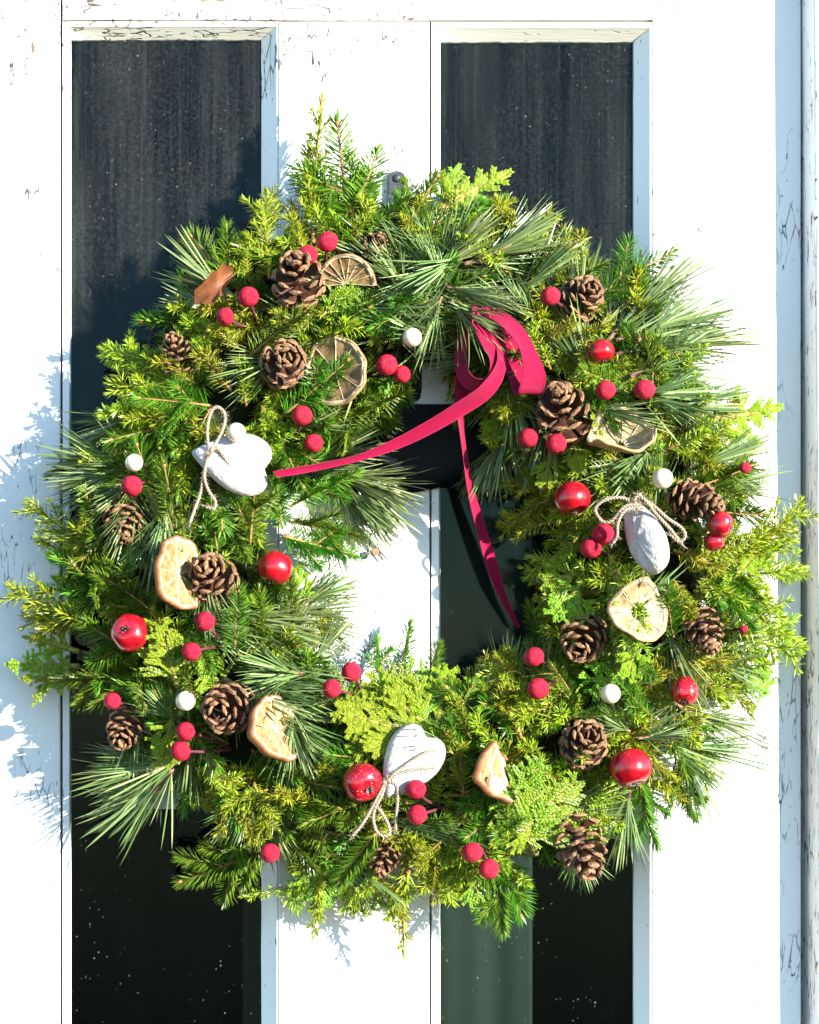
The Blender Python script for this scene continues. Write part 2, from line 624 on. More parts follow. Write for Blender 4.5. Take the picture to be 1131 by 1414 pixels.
# nail left in the stile
nl = thing('nail', 'rusty nail sticking out of the middle stile inside the wreath opening', 'nail', D(515, 764, 0))
tip = D(518, 762, .0068) - D(515, 764, 0)
mb = MB(); mb.tube([(0, .004, 0), tip * .5, tip], [.0007, .0007, .0007], 8)
obj('shank', mb.mesh('shank', M_IRON), nl)
mb = MB()
mb.tube([tip + Vector((0, .0004, 0)), tip + Vector((0, -.0004, 0)), tip + Vector((0, -.0011, 0))], [.0027, .0027, .0021], 14)
obj('head', mb.mesh('head', M_RUST, False), nl)


def label_paper(lab, x0, x1, y0, y1):
    c = D((x0 + x1) / 2, y1, -GD)
    mb = MB(); a = D(x0, y0, -GD); b = D(x1, y1, -GD)
    mb.box(a.x - c.x, b.x - c.x, -.0009, .0002, 0, a.z - c.z)
    me = mb.mesh('paper', M_PAPER, False)
    return thing('paper_label', lab, 'label', c, None, me)


label_paper('small white paper label on the dark left pane behind pine needles', 186, 253, 1082, 1117)
label_paper('thin white paper strip on the right pane at the opening edge', 737, 790, 800.5, 806)


# ------------------------------------------------------------------ foliage materials
def leaf_material(name, c_dark, c_mid, c_light, rough=.42, transl=.25, spec=.4, hue=.06):
    m, nt, b = newmat(name)
    geo = nt.nodes.new('ShaderNodeNewGeometry')
    oi = nt.nodes.new('ShaderNodeObjectInfo')
    isl = geo.outputs['Random Per Island']
    c = ramp(nt, isl, [(0, c_dark), (.5, c_mid), (1, c_light)])
    hs = nt.nodes.new('ShaderNodeHueSaturation')
    nt.links.new(c, hs.inputs['Color'])
    nt.links.new(mth(nt, 'ADD', .5 - hue * .12, mth(nt, 'MULTIPLY', oi.outputs['Random'], hue)), hs.inputs['Hue'])
    nt.links.new(mth(nt, 'ADD', .98, mth(nt, 'MULTIPLY', oi.outputs['Random'], .5)), hs.inputs['Value'])
    nt.links.new(hs.outputs[0], b.inputs['Base Color'])
    b.inputs['Roughness'].default_value = rough
    b.inputs['Specular IOR Level'].default_value = spec
    tr = nt.nodes.new('ShaderNodeBsdfTranslucent')
    nt.links.new(mixc(nt, 1.0, hs.outputs[0], (1.5, 1.6, .7, 1), 'MULTIPLY'), tr.inputs[0])
    mx = nt.nodes.new('ShaderNodeMixShader'); mx.inputs[0].default_value = transl
    nt.links.new(b.outputs[0], mx.inputs[1]); nt.links.new(tr.outputs[0], mx.inputs[2])
    nt.links.new(mx.outputs[0], nt.nodes['Material Output'].inputs['Surface'])
    return m


M_SPRUCE = leaf_material('spruce_needle', (.064, .115, .010), (.115, .190, .013), (.22, .29, .03), .34, .42, .5)
M_FIR = leaf_material('fir_needle', (.085, .14, .010), (.14, .20, .014), (.22, .27, .028), .34, .38, .5)
M_JUNI = leaf_material('juniper_needle', (.155, .170, .008), (.28, .29, .012), (.48, .46, .05), .36, .43, .5)
M_PINE = leaf_material('pine_needle', (.080, .118, .034), (.145, .19, .06), (.29, .33, .14), .34, .22, .45, .04)
M_THUJA = leaf_material('thuja_scale', (.15, .195, .012), (.22, .275, .016), (.30, .35, .03), .42, .42)
M_TWIG = plain('spruce_bark', (.26, .13, .045), .7, .3, .25, 300)
M_SHOOT = plain('young_shoot', (.20, .17, .03), .6, .3, .25, 300)
M_TWIGD = plain('pine_bark', (.20, .115, .07), .8, .2, .3, 300)
M_TWIGG = plain('thuja_bark', (.22, .17, .04), .7, .3, .25, 300)
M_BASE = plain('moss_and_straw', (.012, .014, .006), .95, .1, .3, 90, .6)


def perp(t, up):
    s = t.cross(up)
    if s.length < 1e-6: s = t.orthogonal()
    return s.normalized()


def curve_pts(p0, d, L, bend_side, bend_up, side, up, n=8):
    return [p0 + d * (L * i / n) + side * (bend_side * L * (i / n) ** 2) + up * (bend_up * L * (i / n) ** 2) for i in range(n + 1)]


def along(pts, s):
    n = len(pts) - 1
    x = min(max(s, 0), .9999) * n
    i = int(x)
    return pts[i].lerp(pts[i + 1], x - i), (pts[i + 1] - pts[i]).normalized()


def needle_shoot(nb, pts, L, r, nl, nw, spacing, s0, flat, rr, per=2, ang0=62, ang1=32, up=Vector((0, 0, 1)), bend=.06):
    cnt = max(4, int(L * (1 - s0) / spacing))
    for i in range(cnt):
        s = s0 + (1 - s0) * (i + rr.random() * .7) / cnt
        p, t = along(pts, s)
        side = perp(t, up)
        nrm = side.cross(t)
        for k in range(per):
            if flat:
                sg = 1 if k % 2 == 0 else -1
                if k >= 2: sg *= .35
                roll = sg * R(rr.gauss(82, 20))
            else:
                roll = 2 * math.pi * (k / per + i * .17 + rr.random() * .15)
            out = nrm * math.cos(roll) + side * math.sin(roll)
            a = R(ang0 + (ang1 - ang0) * max(0, (s - .55) / .45) ** 1.5 + rr.gauss(0, 7))
            d = t * math.cos(a) + out * math.sin(a)
            ll = nl * (1 - .30 * max(0, (s - .7) / .3)) * rr.uniform(.82, 1.1)
            nb.needle(p + out * r * .6, d, t.cross(out), ll, nw, -bend * rr.uniform(-.4, 1.6), out)
    # tip needles
    p, t = pts[-1], (pts[-1] - pts[-2]).normalized()
    side = perp(t, up); nrm = side.cross(t)
    for k in range(6):
        roll = 2 * math.pi * k / 6 + rr.random()
        out = nrm * math.cos(roll) + side * math.sin(roll)
        a = R(rr.uniform(8, 32))
        nb.needle(p - t * .001, t * math.cos(a) + out * math.sin(a), t.cross(out), nl * rr.uniform(.55, .8), nw, 0)


def make_spruce(L, sides, seed, nl=.0132, nw=.00118, spacing=.00092, comb=False):
    rr = random.Random(seed)
    sb, nb = MB(), MB()
    up = Vector((0, 0, 1)); yv = Vector((0, 1, 0)); xv = Vector((1, 0, 0))
    pts = curve_pts(Vector((0, 0, 0)), xv, L * .93, rr.uniform(-.12, .12), rr.uniform(-.04, .10), yv, up)
    sb.tube(pts, [.0011 - .0006 * i / 8 for i in range(9)], 6)
    needle_shoot(nb, pts, L, .001, nl, nw, spacing, .02, True, rr, 2 if comb else 3)
    sg = 1 if rr.random() < .5 else -1
    for k in range(sides):
        s = .22 + .45 * (k + rr.random() * .5) / max(1, sides)
        p, t = along(pts, s)
        a = R(rr.uniform(36, 52)) * sg; sg = -sg
        d = t * math.cos(a) + yv * math.sin(a) + up * rr.uniform(-.05, .18)
        l2 = L * rr.uniform(.30, .46) * (1.15 - s * .5)
        sp = curve_pts(p, d.normalized(), l2, -.10 * math.copysign(1, a), rr.uniform(-.05, .08), yv, up, 6)
        sb.tube(sp, [.0008 - .0004 * i / 6 for i in range(7)], 5)
        needle_shoot(nb, sp, l2, .0008, nl * .9, nw, spacing * 1.05, .06, True, rr, 2 if comb else 3)
    # end bud
    e = pts[-1]; t = (pts[-1] - pts[-2]).normalized()
    sb.tube([e - t * .001, e + t * .0008, e + t * .0026, e + t * .004], [.0009, .0016, .0012, .0002], 6)
    return sb.mesh('spruce_stem', M_TWIG), nb.mesh('needles', M_FIR if comb else M_SPRUCE, False), L


def make_juniper(L, sides, seed, nl=.0082, spike=False):
    rr = random.Random(seed)
    sb, nb = MB(), MB()
    up = Vector((0, 0, 1)); yv = Vector((0, 1, 0)); xv = Vector((1, 0, 0))
    pts = curve_pts(Vector((0, 0, 0)), xv, L * .94, rr.uniform(-.15, .15), rr.uniform(-.06, .10), yv, up)
    sb.tube(pts, [.0011 - .0007 * i / 8 for i in range(9)], 6)
    needle_shoot(nb, pts, L, .0008, nl, .00102, .0017, .04, False, rr, 3, 58, 30)
    for k in range(sides):
        s = .10 + .78 * (k + rr.random() * .7) / sides
        p, t = along(pts, s)
        az = rr.choice([-1, 1]) * rr.gauss(80, 32)
        out = up * math.cos(R(az)) + yv * math.sin(R(az))
        a = R(rr.uniform(32, 52))
        d = t * math.cos(a) + out * math.sin(a)
        l2 = (L * rr.uniform(.20, .38) * (1.15 - .75 * s)) * (.45 if spike else 1)
        l2 = max(l2, .007)
        sp = curve_pts(p, d.normalized(), l2, 0, rr.uniform(-.1, .1), yv, up, 5)
        sp = [q + t * (.12 * l2 * (i / 5) ** 2) for i, q in enumerate(sp)]
        sb.tube(sp, [.0006 - .0003 * i / 5 for i in range(6)], 5, 1)
        needle_shoot(nb, sp, l2, .0006, nl * .95, .001, .0016, .05, False, rr, 3, 56, 28)
    return sb.mesh('juniper_stem', [M_TWIG, M_SHOOT]), nb.mesh('needles', M_JUNI, False), L


def make_pine(L, seed, nl=.052, cnt=34, spread=48, droop=.10, one_side=False):
    """stem with paired long needles, overall reach L"""
    rr = random.Random(seed)
    sb, nb = MB(), MB()
    up = Vector((0, 0, 1)); yv = Vector((0, 1, 0)); xv = Vector((1, 0, 0))
    SL = max(.016, L - nl * .9)
    pts = curve_pts(Vector((0, 0, 0)), xv, SL, rr.uniform(-.15, .15), rr.uniform(-.05, .12), yv, up)
    sb.tube(pts, [.0016 - .0005 * i / 8 for i in range(9)], 7)
    e = pts[-1]; t = (pts[-1] - pts[-2]).normalized()
    sb.tube([e - t * .001, e + t * .002, e + t * .006, e + t * .0095], [.0011, .0018, .0014, .0003], 7)
    for i in range(cnt):
        s = rr.uniform(.02, 1.0) ** .75
        p, t = along(pts, s)
        side = perp(t, up); nrm = side.cross(t)
        roll = rr.uniform(0, 2 * math.pi)
        out = nrm * math.cos(roll) * .75 + side * math.sin(roll)
        a = R(max(6, rr.gauss(spread * (1.25 - .7 * s), 11)))
        d = (t * math.cos(a) + out * math.sin(a)).normalized()
        ll = nl * rr.uniform(.72, 1.08)
        bd = out if rr.random() < .7 else -out
        for q in (-1, 1):
            d2 = (d + side * (.05 * q + rr.gauss(0, .02)) + nrm * rr.gauss(0, .03)).normalized()
            nb.needle(p + out * .001, d2, t.cross(out), ll * rr.uniform(.95, 1.03), .00135,
                      droop * rr.uniform(-.6, 1.3), -bd, 5, .42)
    return sb.mesh('pine_stem', M_TWIGD), nb.mesh('needles', M_PINE, False), L


def make_thuja(L, seed, bushy=1.0, wide=1.0):
    rr = random.Random(seed)
    sb, nb = MB(), MB()
    up = Vector((0, 0, 1))

    def scales(p, d, l, w):
        """flattened scaly branchlet: a string of overlapping little rhombs, slightly cupped"""
        n = max(2, int(l / .0019))
        side = perp(d, up); nrm = side.cross(d)
        for i in range(n):
            c = p + d * (l * i / n) + nrm * (.0004 * math.sin(i * 1.7))
            ww = w * (1 - .45 * i / n)
            ll = l / n * 1.75
            for sg in (-1, 1):
                dd = (d + side * sg * .55).normalized()
                s2 = perp(dd, nrm)
                tip = c + dd * ll
                mid = c + dd * ll * .5
                nb.add([c, mid + s2 * ww * .42, tip, mid - s2 * ww * .42, mid + nrm * ww * .28, mid - nrm * ww * .2],
                       [(0, 1, 4), (1, 2, 4), (2, 3, 4), (3, 0, 4), (1, 0, 5), (2, 1, 5), (3, 2, 5), (0, 3, 5)])
        return p + d * l

    def branch(p, d, l, depth):
        side = perp(d, up); nrm = side.cross(d)
        curl = rr.uniform(-.12, .12); lift = rr.uniform(-.10, .06)
        n = max(2, int(l / (.0085 if depth == 0 else .0048)))
        q = p; sg = 1 if rr.random() < .5 else -1
        dd = d.copy()
        for i in range(n):
            dd = (dd + side * (curl / n) + nrm * (lift / n)).normalized()
            e = q + dd * (l / n)
            if depth < 2:
                rem = l * (1 - i / n)
                for s2 in ((sg, -sg) if depth == 0 or rr.random() < .25 * bushy else (sg,)):
                    a = R(rr.uniform(30, 42)) * s2
                    b = (dd * math.cos(a) + side * math.sin(a) + nrm * rr.uniform(-.12, .16)).normalized()
                    bl = rem * rr.uniform(.40, .56) * wide if depth == 0 else min(rem * rr.uniform(.5, .8), .0085)
                    if bl > .003:
                        branch(e, b, bl, depth + 1)
            scales(q, dd, l / n * 1.05, .0030 if depth < 2 else .0027)
            if depth == 0:
                sb.tube([q, e], [.0013 * (1 - i / n) + .0004, .0013 * (1 - (i + 1) / n) + .0004], 5)
            q = e; sg = -sg
        scales(q, dd, .003, .0021)
    branch(Vector((0, 0, 0)), Vector((1, 0, 0)), L * .95, 0)
    return sb.mesh('thuja_stem', M_TWIGG), nb.mesh('scale_leaves', M_THUJA, False), L


LIB = {
    'spruce': [make_spruce(l, s, 100 + i) for i, (l, s) in enumerate([(.045, 0), (.055, 2), (.062, 2), (.07, 3), (.08, 3), (.09, 4)])],
    'fir': [make_spruce(l, s, 140 + i, .0165, .0014, .0010, True) for i, (l, s) in enumerate([(.05, 0), (.062, 1), (.075, 2), (.085, 2)])],
    'juniper': [make_juniper(l, s, 200 + i) for i, (l, s) in enumerate([(.035, 7), (.045, 9), (.055, 12), (.065, 14), (.075, 16), (.09, 20)])],
    'spike': [make_juniper(l, s, 240 + i, .0062, True) for i, (l, s) in enumerate([(.05, 7), (.075, 10), (.10, 12)])],
    'pine': [make_pine(l, 300 + i, nlen, c, sp, dr) for i, (l, nlen, c, sp, dr) in enumerate(
        [(.055, .045, 26, 36, .08), (.065, .048, 30, 32, .12), (.075, .055, 34, 30, .10), (.088, .058, 36, 27, .14), (.10, .062, 40, 24, .10)])],
    'frond': [make_thuja(l, 450 + i, .6, .55) for i, l in enumerate([.03, .045, .06])],
    'thuja': [make_thuja(l, 400 + i) for i, l in enumerate([.03, .04, .052, .065])],
}
NAMES = {'spruce': 'spruce_sprig', 'fir': 'fir_sprig', 'juniper': 'juniper_sprig', 'spike': 'juniper_sprig', 'pine': 'pine_sprig', 'thuja': 'thuja_sprig', 'frond': 'thuja_sprig'}
LEAFN = {'thuja': 'scale_leaves', 'frond': 'scale_leaves'}

# ------------------------------------------------------------------ the wreath
C0 = D(565, 765, 0)
RM = .163            # ring radius
TA, TB = .074, .041  # half width and half depth of the bunch
TD = .035            # centre of the bunch in front of the door
wreath = thing('wreath', 'large round evergreen wreath of spruce, pine, juniper and thuja hanging on the white door', 'wreath', (C0.x, -.001, C0.z))
WL = wreath.location.copy()


def surf(px, py, k=1.0):
    """how far the bunch stands off the door at a photo pixel"""
    d = .05
    for _ in range(4):
        p = D(px, py, d)
        rho = abs(math.hypot(p.x - C0.x, p.z - C0.z) - RM) / (TA * 1.08)
        d = TD + TB * k * math.sqrt(max(0, 1 - rho * rho)) if rho < 1 else max(.018, TD - (rho - 1) * .02)
    return d


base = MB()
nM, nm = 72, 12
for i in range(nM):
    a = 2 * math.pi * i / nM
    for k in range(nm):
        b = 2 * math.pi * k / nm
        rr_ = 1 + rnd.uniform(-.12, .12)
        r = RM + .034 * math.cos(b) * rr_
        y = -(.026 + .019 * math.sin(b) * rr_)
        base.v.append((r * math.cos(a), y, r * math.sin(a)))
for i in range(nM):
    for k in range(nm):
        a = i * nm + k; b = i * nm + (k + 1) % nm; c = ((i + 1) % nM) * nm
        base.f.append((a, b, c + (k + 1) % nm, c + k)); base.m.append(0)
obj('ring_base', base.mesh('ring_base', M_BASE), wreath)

ORN = []      # (px, py, r_px, depth) kept clear of filler


def add_sprig(kind, root, tip, normal, vi=None, smin=.7):
    L = (tip - root).length
    lib = LIB[kind]
    if vi is None:
        best = sorted(range(len(lib)), key=lambda i: abs(math.log(lib[i][2] / L)))
        vi = best[0] if rnd.random() < .65 or len(best) < 2 else best[1]
    sm, nm_, l0 = lib[vi]
    o = obj(NAMES[kind], sm, wreath)
    rot = frame(tip - root, normal)
    s = L / l0
    flip = rnd.choice([1, -1])
    wide = rnd.uniform(.85, 1.2)
    place(o, root - WL, rot, (s, s * flip * wide, s))
    c = obj(LEAFN.get(kind, 'needles'), nm_, o)
    c['kind'] = 'stuff'
    return o


COUNTS = {}

# ------------------------------------------------------------------ decorations: materials
def cone_mats():
    m, nt, b = newmat('cone_scale_wood')
    oi = nt.nodes.new('ShaderNodeObjectInfo')
    v = coords(nt)
    n = noise(nt, v, 9, 4)
    c = ramp(nt, n, [(.25, (.022, .007, .004)), (.6, (.058, .017, .008)), (.85, (.11, .036, .014))])
    nt.links.new(mixc(nt, mth(nt, 'MULTIPLY', oi.outputs['Random'], .3), c, (.09, .036, .018)), b.inputs['Base Color'])
    b.inputs['Roughness'].default_value = .5
    bump(nt, b, noise(nt, v, 40, 3), .3, .02)
    m2, nt, b = newmat('cone_scale_tip')
    oi = nt.nodes.new('ShaderNodeObjectInfo')
    v = coords(nt)
    n = noise(nt, v, 7, 4)
    c = ramp(nt, n, [(.28, (.10, .042, .016)), (.52, (.29, .15, .06)), (.8, (.50, .32, .16))])
    nt.links.new(mixc(nt, mth(nt, 'MULTIPLY', oi.outputs['Random'], .55), c, (.14, .065, .035)), b.inputs['Base Color'])
    b.inputs['Roughness'].default_value = .6
    bump(nt, b, noise(nt, v, 30, 3), .4, .03)
    return m, m2


M_CONE, M_CTIP = cone_mats()


def scale_mesh(seed):
    rr = random.Random(seed)
    mb = MB()
    secs = [(0, .10, .05, 0), (.45, .27, .06, .00), (.78, .47, .085, .035), (.93, .50, .20, .07), (1.04, .22, .10, .085)]
    for (x, w, t, z) in secs:
        w *= rr.uniform(.92, 1.08)
        for (yy, zz) in ((.5, 0), (.26, .5), (-.26, .5), (-.5, 0), (-.26, -.5), (.26, -.5)):
            mb.v.append((x + rr.uniform(-.012, .012), w * yy, z + t * zz))
    for i in range(len(secs) - 1):
        for k in range(6):
            a = i * 6 + k; b = i * 6 + (k + 1) % 6
            mb.f.append((a, b, b + 6, a + 6)); mb.m.append(1 if i >= 3 or (i == 2 and k in (3, 4, 5, 2)) else 0)
    e = (len(secs) - 1) * 6
    mb.f.append(tuple(range(e, e + 6))); mb.m.append(1)
    return mb.mesh('cone_scale', [M_CONE, M_CTIP], False)


SCALES = [scale_mesh(s) for s in range(4)]
core = MB()
core.lathe([(0, -.02), (.12, .0), (.14, .3), (.11, .6), (.06, .85), (.0, .95)], 10)
CORE = core.mesh('cone_core', M_CONE)


def pine_cone(px, py, size, axis, label, depth=0.0, length=1.0, n=50, openk=1.0, d=None):
    """size: width in px; axis: direction of the cone tip (x right, y towards viewer, z up)"""
    dd = (surf(px, py) if d is None else d) + depth
    ax = Vector((axis[0], -axis[1], axis[2])).normalized()
    pos = D(px, py, dd)
    W = size * PX * (1 - dd / DIST)
    H = W * .92 * length
    t = thing('pine_cone', label, 'pine cone', pos - ax * H * .45, 'brown pine cones on the wreath')
    t.rotation_mode = 'QUATERNION'
    t.rotation_quaternion = zframe(ax).to_quaternion()
    c = obj('core', CORE, t); c.scale = (H, H, H)
    ga = R(137.5); openk = openk * rnd.uniform(.86, 1.15); wk = rnd.uniform(.58, .72)
    off = rnd.random() * 6.28
    for i in range(n):
        s = (i + .5) / n
        a = off + i * ga
        z = H * (.02 + .82 * s ** .92)
        env = W * .5 * (math.sin(math.pi * (.24 + .72 * s)) ** .75)
        el = R(-14 + (96 * s ** 1.25) * (1.05 / openk)) + rnd.gauss(0, .10)
        d_ = Vector((math.cos(a) * math.cos(el), math.sin(a) * math.cos(el), math.sin(el)))
        rad0 = W * .07 * (1 - s * .7)
        ln = max(W * .20, (env - rad0) / max(.42, math.cos(el)) * .93) * rnd.uniform(.93, 1.05)
        ln = min(ln, W * .46)
        o = obj('scale', SCALES[i % 4], t)
        p0 = Vector((math.cos(a) * rad0, math.sin(a) * rad0, z))
        upv = Vector((0, 0, 1)) if abs(el) < 1.3 else Vector((-math.cos(a), -math.sin(a), .2))
        place(o, p0, frame(d_, upv), (ln, W * wk * (1 - .40 * s), ln * .8))
    ORN.append((px, py, size * .42, dd))
    return t


# apples
def apple_material(name, seed, frost=.0):
    m, nt, b = newmat(name)
    v = coords(nt, loc=(seed, 0, 0))
    n = noise(nt, v, 140, 4)
    st = noise(nt, coords(nt, (1, 1, .15), loc=(seed, 0, 0)), 420, 3)
    c = ramp(nt, n, [(.3, (.15, .002, .006)), (.55, (.31, .004, .010)), (.8, (.40, .012, .016))])
    c = mixc(nt, mth(nt, 'MULTIPLY', smooth01(nt, st, .55, .8), .22), c, (.58, .06, .035))
    fr = smooth01(nt, noise(nt, v, 900, 3, .7), .70 - frost, .76 - frost)
    geo = nt.nodes.new('ShaderNodeNewGeometry')
    c = mixc(nt, mth(nt, 'MULTIPLY', fr, .8), c, (.85, .72, .74))
    nt.links.new(c, b.inputs['Base Color'])
    b.inputs['Roughness'].default_value = .16
    nt.links.new(mth(nt, 'ADD', .24, mth(nt, 'MULTIPLY', fr, .5)), b.inputs['Roughness'])
    b.inputs['Coat Weight'].default_value = .3
    b.inputs['Coat Roughness'].default_value = .06
    bump(nt, b, mth(nt, 'ADD', noise(nt, v, 200, 2), fr), .18, .0006)
    return m


M_APPLE = apple_material('red_apple_skin', 1.0, .0)
M_APPLE_F = apple_material('frosted_red_apple_skin', 2.0, .06)
M_CALYX = plain('dry_calyx', (.10, .065, .06), .9, .2, .3, 500, .5)


def apple(px, py, size, axis, label, frost=False, crown=True, depth=.004, d=None, squash=.92):
    dd = (surf(px, py) if d is None else d) + depth
    r = size * .5 * PX * (1 - dd / DIST)
    ax = Vector((axis[0], -axis[1], axis[2])).normalized()     # towards the calyx end
    t = thing('apple', label, 'apple', D(px, py, dd), 'small red apples on the wreath')
    t.rotation_mode = 'QUATERNION'; t.rotation_quaternion = zframe(ax).to_quaternion()
    mb = MB()
    prof = [(0.0, -.62), (.10, -.64), (.22, -.76), (.40, -.86), (.62, -.80), (.84, -.55), (.97, -.20), (1.0, .10), (.93, .42), (.76, .70), (.54, .86), (.34, .90), (.18, .82), (.08, .76), (0.0, .75)]
    ph = rnd.random() * 6

    def fn(q, a):
        k = 1 + .030 * math.cos(5 * a + ph) * (1 if q.z > 0 else .4) + .02 * math.cos(2 * a + ph)
        return Vector((q.x * k, q.y * k, q.z))
    mb.lathe([(a * r, b * r * squash) for a, b in prof], 28, 0, fn)
    sk = obj('skin', mb.mesh('apple_skin', M_APPLE_F if frost else M_APPLE), t)
    mb = MB()
    for k in range(6):
        a = 2 * math.pi * k / 6 + rnd.uniform(-.3, .3)
        o = Vector((math.cos(a), math.sin(a), 0))
        mb.needle(Vector((0, 0, .70 * r * squash)) + o * r * .06, (o * rnd.uniform(.3, .9) + Vector((0, 0, 1))).normalized(), Vector((-o.y, o.x, 0)),
                  r * (.40 if crown else .22) * rnd.uniform(.7, 1.2), r * .16, .1, None, 3)
    obj('calyx', mb.mesh('apple_calyx', M_CALYX), t)
    mb = MB(); mb.tube([(0, 0, -.60 * r), (r * .05, 0, -.85 * r), (r * .16, 0, -1.12 * r)], [.0008, .0007, .0009], 6)
    obj('stalk', mb.mesh('apple_stalk', M_CALYX), t)
    ORN.append((px, py, size * .47, dd))
    return t


# frosted berries
def berry_material():
    m, nt, b = newmat('sugared_berry')
    v = coords(nt)
    n = voro(nt, v, 15)
    c = ramp(nt, n, [(.05, (.52, .008, .048)), (.35, (.40, .003, .026)), (.8, (.25, .001, .012))])
    gl = smooth01(nt, noise(nt, v, 26, 2), .60, .68)
    nt.links.new(mixc(nt, mth(nt, 'MULTIPLY', gl, .28), c, (.80, .26, .34)), b.inputs['Base Color'])
    b.inputs['Roughness'].default_value = .45
    b.inputs['Specular IOR Level'].default_value = .22
    b.inputs['Sheen Weight'].default_value = .03
    b.inputs['Sheen Tint'].default_value = (1, .35, .45, 1)
    bump(nt, b, mth(nt, 'SUBTRACT', 1.0, n), .7, .0007)
    return m


M_BERRY = berry_material()
M_BSTEM = plain('maroon_wire', (.085, .018, .025), .7, .3, .3, 500, .4)


def berry_mesh(seed):
    rr = random.Random(seed)
    mb = MB(); nu, nv = 30, 18
    mb.v.append((0, 0, 1))
    for j in range(1, nv):
        for i in range(nu):
            a = 2 * math.pi * i / nu + (.5 * math.pi * 2 / nu if j % 2 else 0); b = math.pi * j / nv
            k = 1 + rr.uniform(-.032, .032)
            mb.v.append((k * math.sin(b) * math.cos(a), k * math.sin(b) * math.sin(a), k * math.cos(b) * .97))
    mb.v.append((0, 0, -1))
    for i in range(nu):
        mb.f.append((0, 1 + i, 1 + (i + 1) % nu)); mb.m.append(0)
        e = 1 + (nv - 2) * nu
        mb.f.append((len(mb.v) - 1, e + (i + 1) % nu, e + i)); mb.m.append(0)
    for j in range(nv - 2):
        for i in range(nu):
            a = 1 + j * nu + i; b = 1 + j * nu + (i + 1) % nu
            mb.f.append((a, a + nu, b + nu, b)); mb.m.append(0)
    return mb.mesh('berry', M_BERRY)


BERRIES = [berry_mesh(i) for i in range(3)]


def berries(pts, root, label, size=29, depth=.012, d=None, droot=None):
    rd = (surf(*root) - .018) if droot is None else droot
    rp = D(root[0], root[1], max(.01, rd))
    t = thing('berry_pick', label, 'berries', rp, 'sugared crimson berry picks')
    for k, p in enumerate(pts):
        px, py = p[0], p[1]
        sz = p[2] if len(p) > 2 else size
        dd = (surf(px, py) if d is None else d) + depth
        q = D(px, py, dd)
        r = sz * .5 * PX * (1 - dd / DIST)
        o = obj('berry', BERRIES[k % 3], t)
        r *= rnd.uniform(.93, 1.06)
        place(o, q - rp, zframe((q - rp).normalized() + Vector((rnd.gauss(0, .3), rnd.gauss(0, .3), rnd.gauss(0, .3)))), (r, r * rnd.uniform(.93, 1.0), r * rnd.uniform(.92, 1.04)))
        mid = (q - rp) * .55 + Vector((rnd.uniform(-.002, .002), -.003, rnd.uniform(-.002, .002)))
        pts_ = [Vector(c) for c in catmull([(0, 0, 0), tuple(mid), tuple((q - rp) * .99)], 5)]
        mb = MB(); mb.tube(pts_, .0011, 6)
        obj('stem', mb.mesh('berry_stem', M_BSTEM), t)
        ORN.append((px, py, sz * .5, dd))
    return t


# pearls
M_PEARL = plain('ivory_pearl', (.56, .49, .36), .25, .5, .05, 2, 0, 0, .5)
M_WIRE = plain('silver_wire', (.6, .6, .58), .3, .5, .05, 100, 0, .9)
pm = MB()
pm.lathe([(.0, -1.0)] + [(math.sin(math.pi * k / 16), -math.cos(math.pi * k / 16)) for k in range(1, 16)] + [(.07, .992), (.05, .97), (0, .96)], 28)
PEARL = pm.mesh('pearl', M_PEARL)


def pearl(px, py, label, size=28, depth=.012, off=(6, 40), d=None):
    dd = (surf(px, py) if d is None else d) + depth
    q = D(px, py, dd)
    rp = D(px + off[0], py + off[1], max(.012, dd - .03))
    r = size * .5 * PX * (1 - dd / DIST)
    t = thing('pearl_pick', label, 'pearl', rp, 'ivory pearl picks')
    o = obj('pearl', PEARL, t); place(o, q - rp, zframe(rp - q + Vector((.001, 0, 0))), r)
    mb = MB(); mb.tube([(0, 0, 0), (q - rp) * .5 + Vector((.001, 0, 0)), (q - rp) * .98], .0006, 6)
    obj('wire', mb.mesh('pearl_wire', M_WIRE), t)
    ORN.append((px, py, size * .5, dd))
    return t


# dried citrus slices
def citrus_mats(key, seg, pith, rind):
    out = []
    for nm_, col, tr in (('flesh', seg, .35), ('pith', pith, .2), ('rind', rind, 0)):
        m, nt, b = newmat('dried_%s_%s' % (key, nm_))
        v = coords(nt)
        n = noise(nt, v, 160, 5, .65)
        c = ramp(nt, n, [(.28, tuple(x * k_ for x, k_ in zip(col, (.45, .33, .22)))), (.5, col), (.75, tuple(min(.8, x * 1.45 + .04) for x in col))])
        nt.links.new(c, b.inputs['Base Color'])
        b.inputs['Roughness'].default_value = .5 if nm_ == 'flesh' else .75
        bump(nt, b, noise(nt, v, 500, 4), .5, .0008)
        if tr:
            t = nt.nodes.new('ShaderNodeBsdfTranslucent'); nt.links.new(c, t.inputs[0])
            mx = nt.nodes.new('ShaderNodeMixShader'); mx.inputs[0].default_value = tr
            nt.links.new(b.outputs[0], mx.inputs[1]); nt.links.new(t.outputs[0], mx.inputs[2])
            nt.links.new(mx.outputs[0], nt.nodes['Material Output'].inputs['Surface'])
        out.append(m)
    return out


CIT = {
    'orange': citrus_mats('orange', (.36, .21, .085), (.50, .38, .24), (.21, .075, .018)),
    'lime': citrus_mats('lime', (.28, .17, .07), (.50, .38, .22), (.24, .14, .06)),
    'lemon': citrus_mats('lemon', (.42, .32, .16), (.52, .43, .28), (.34, .21, .08)),
}


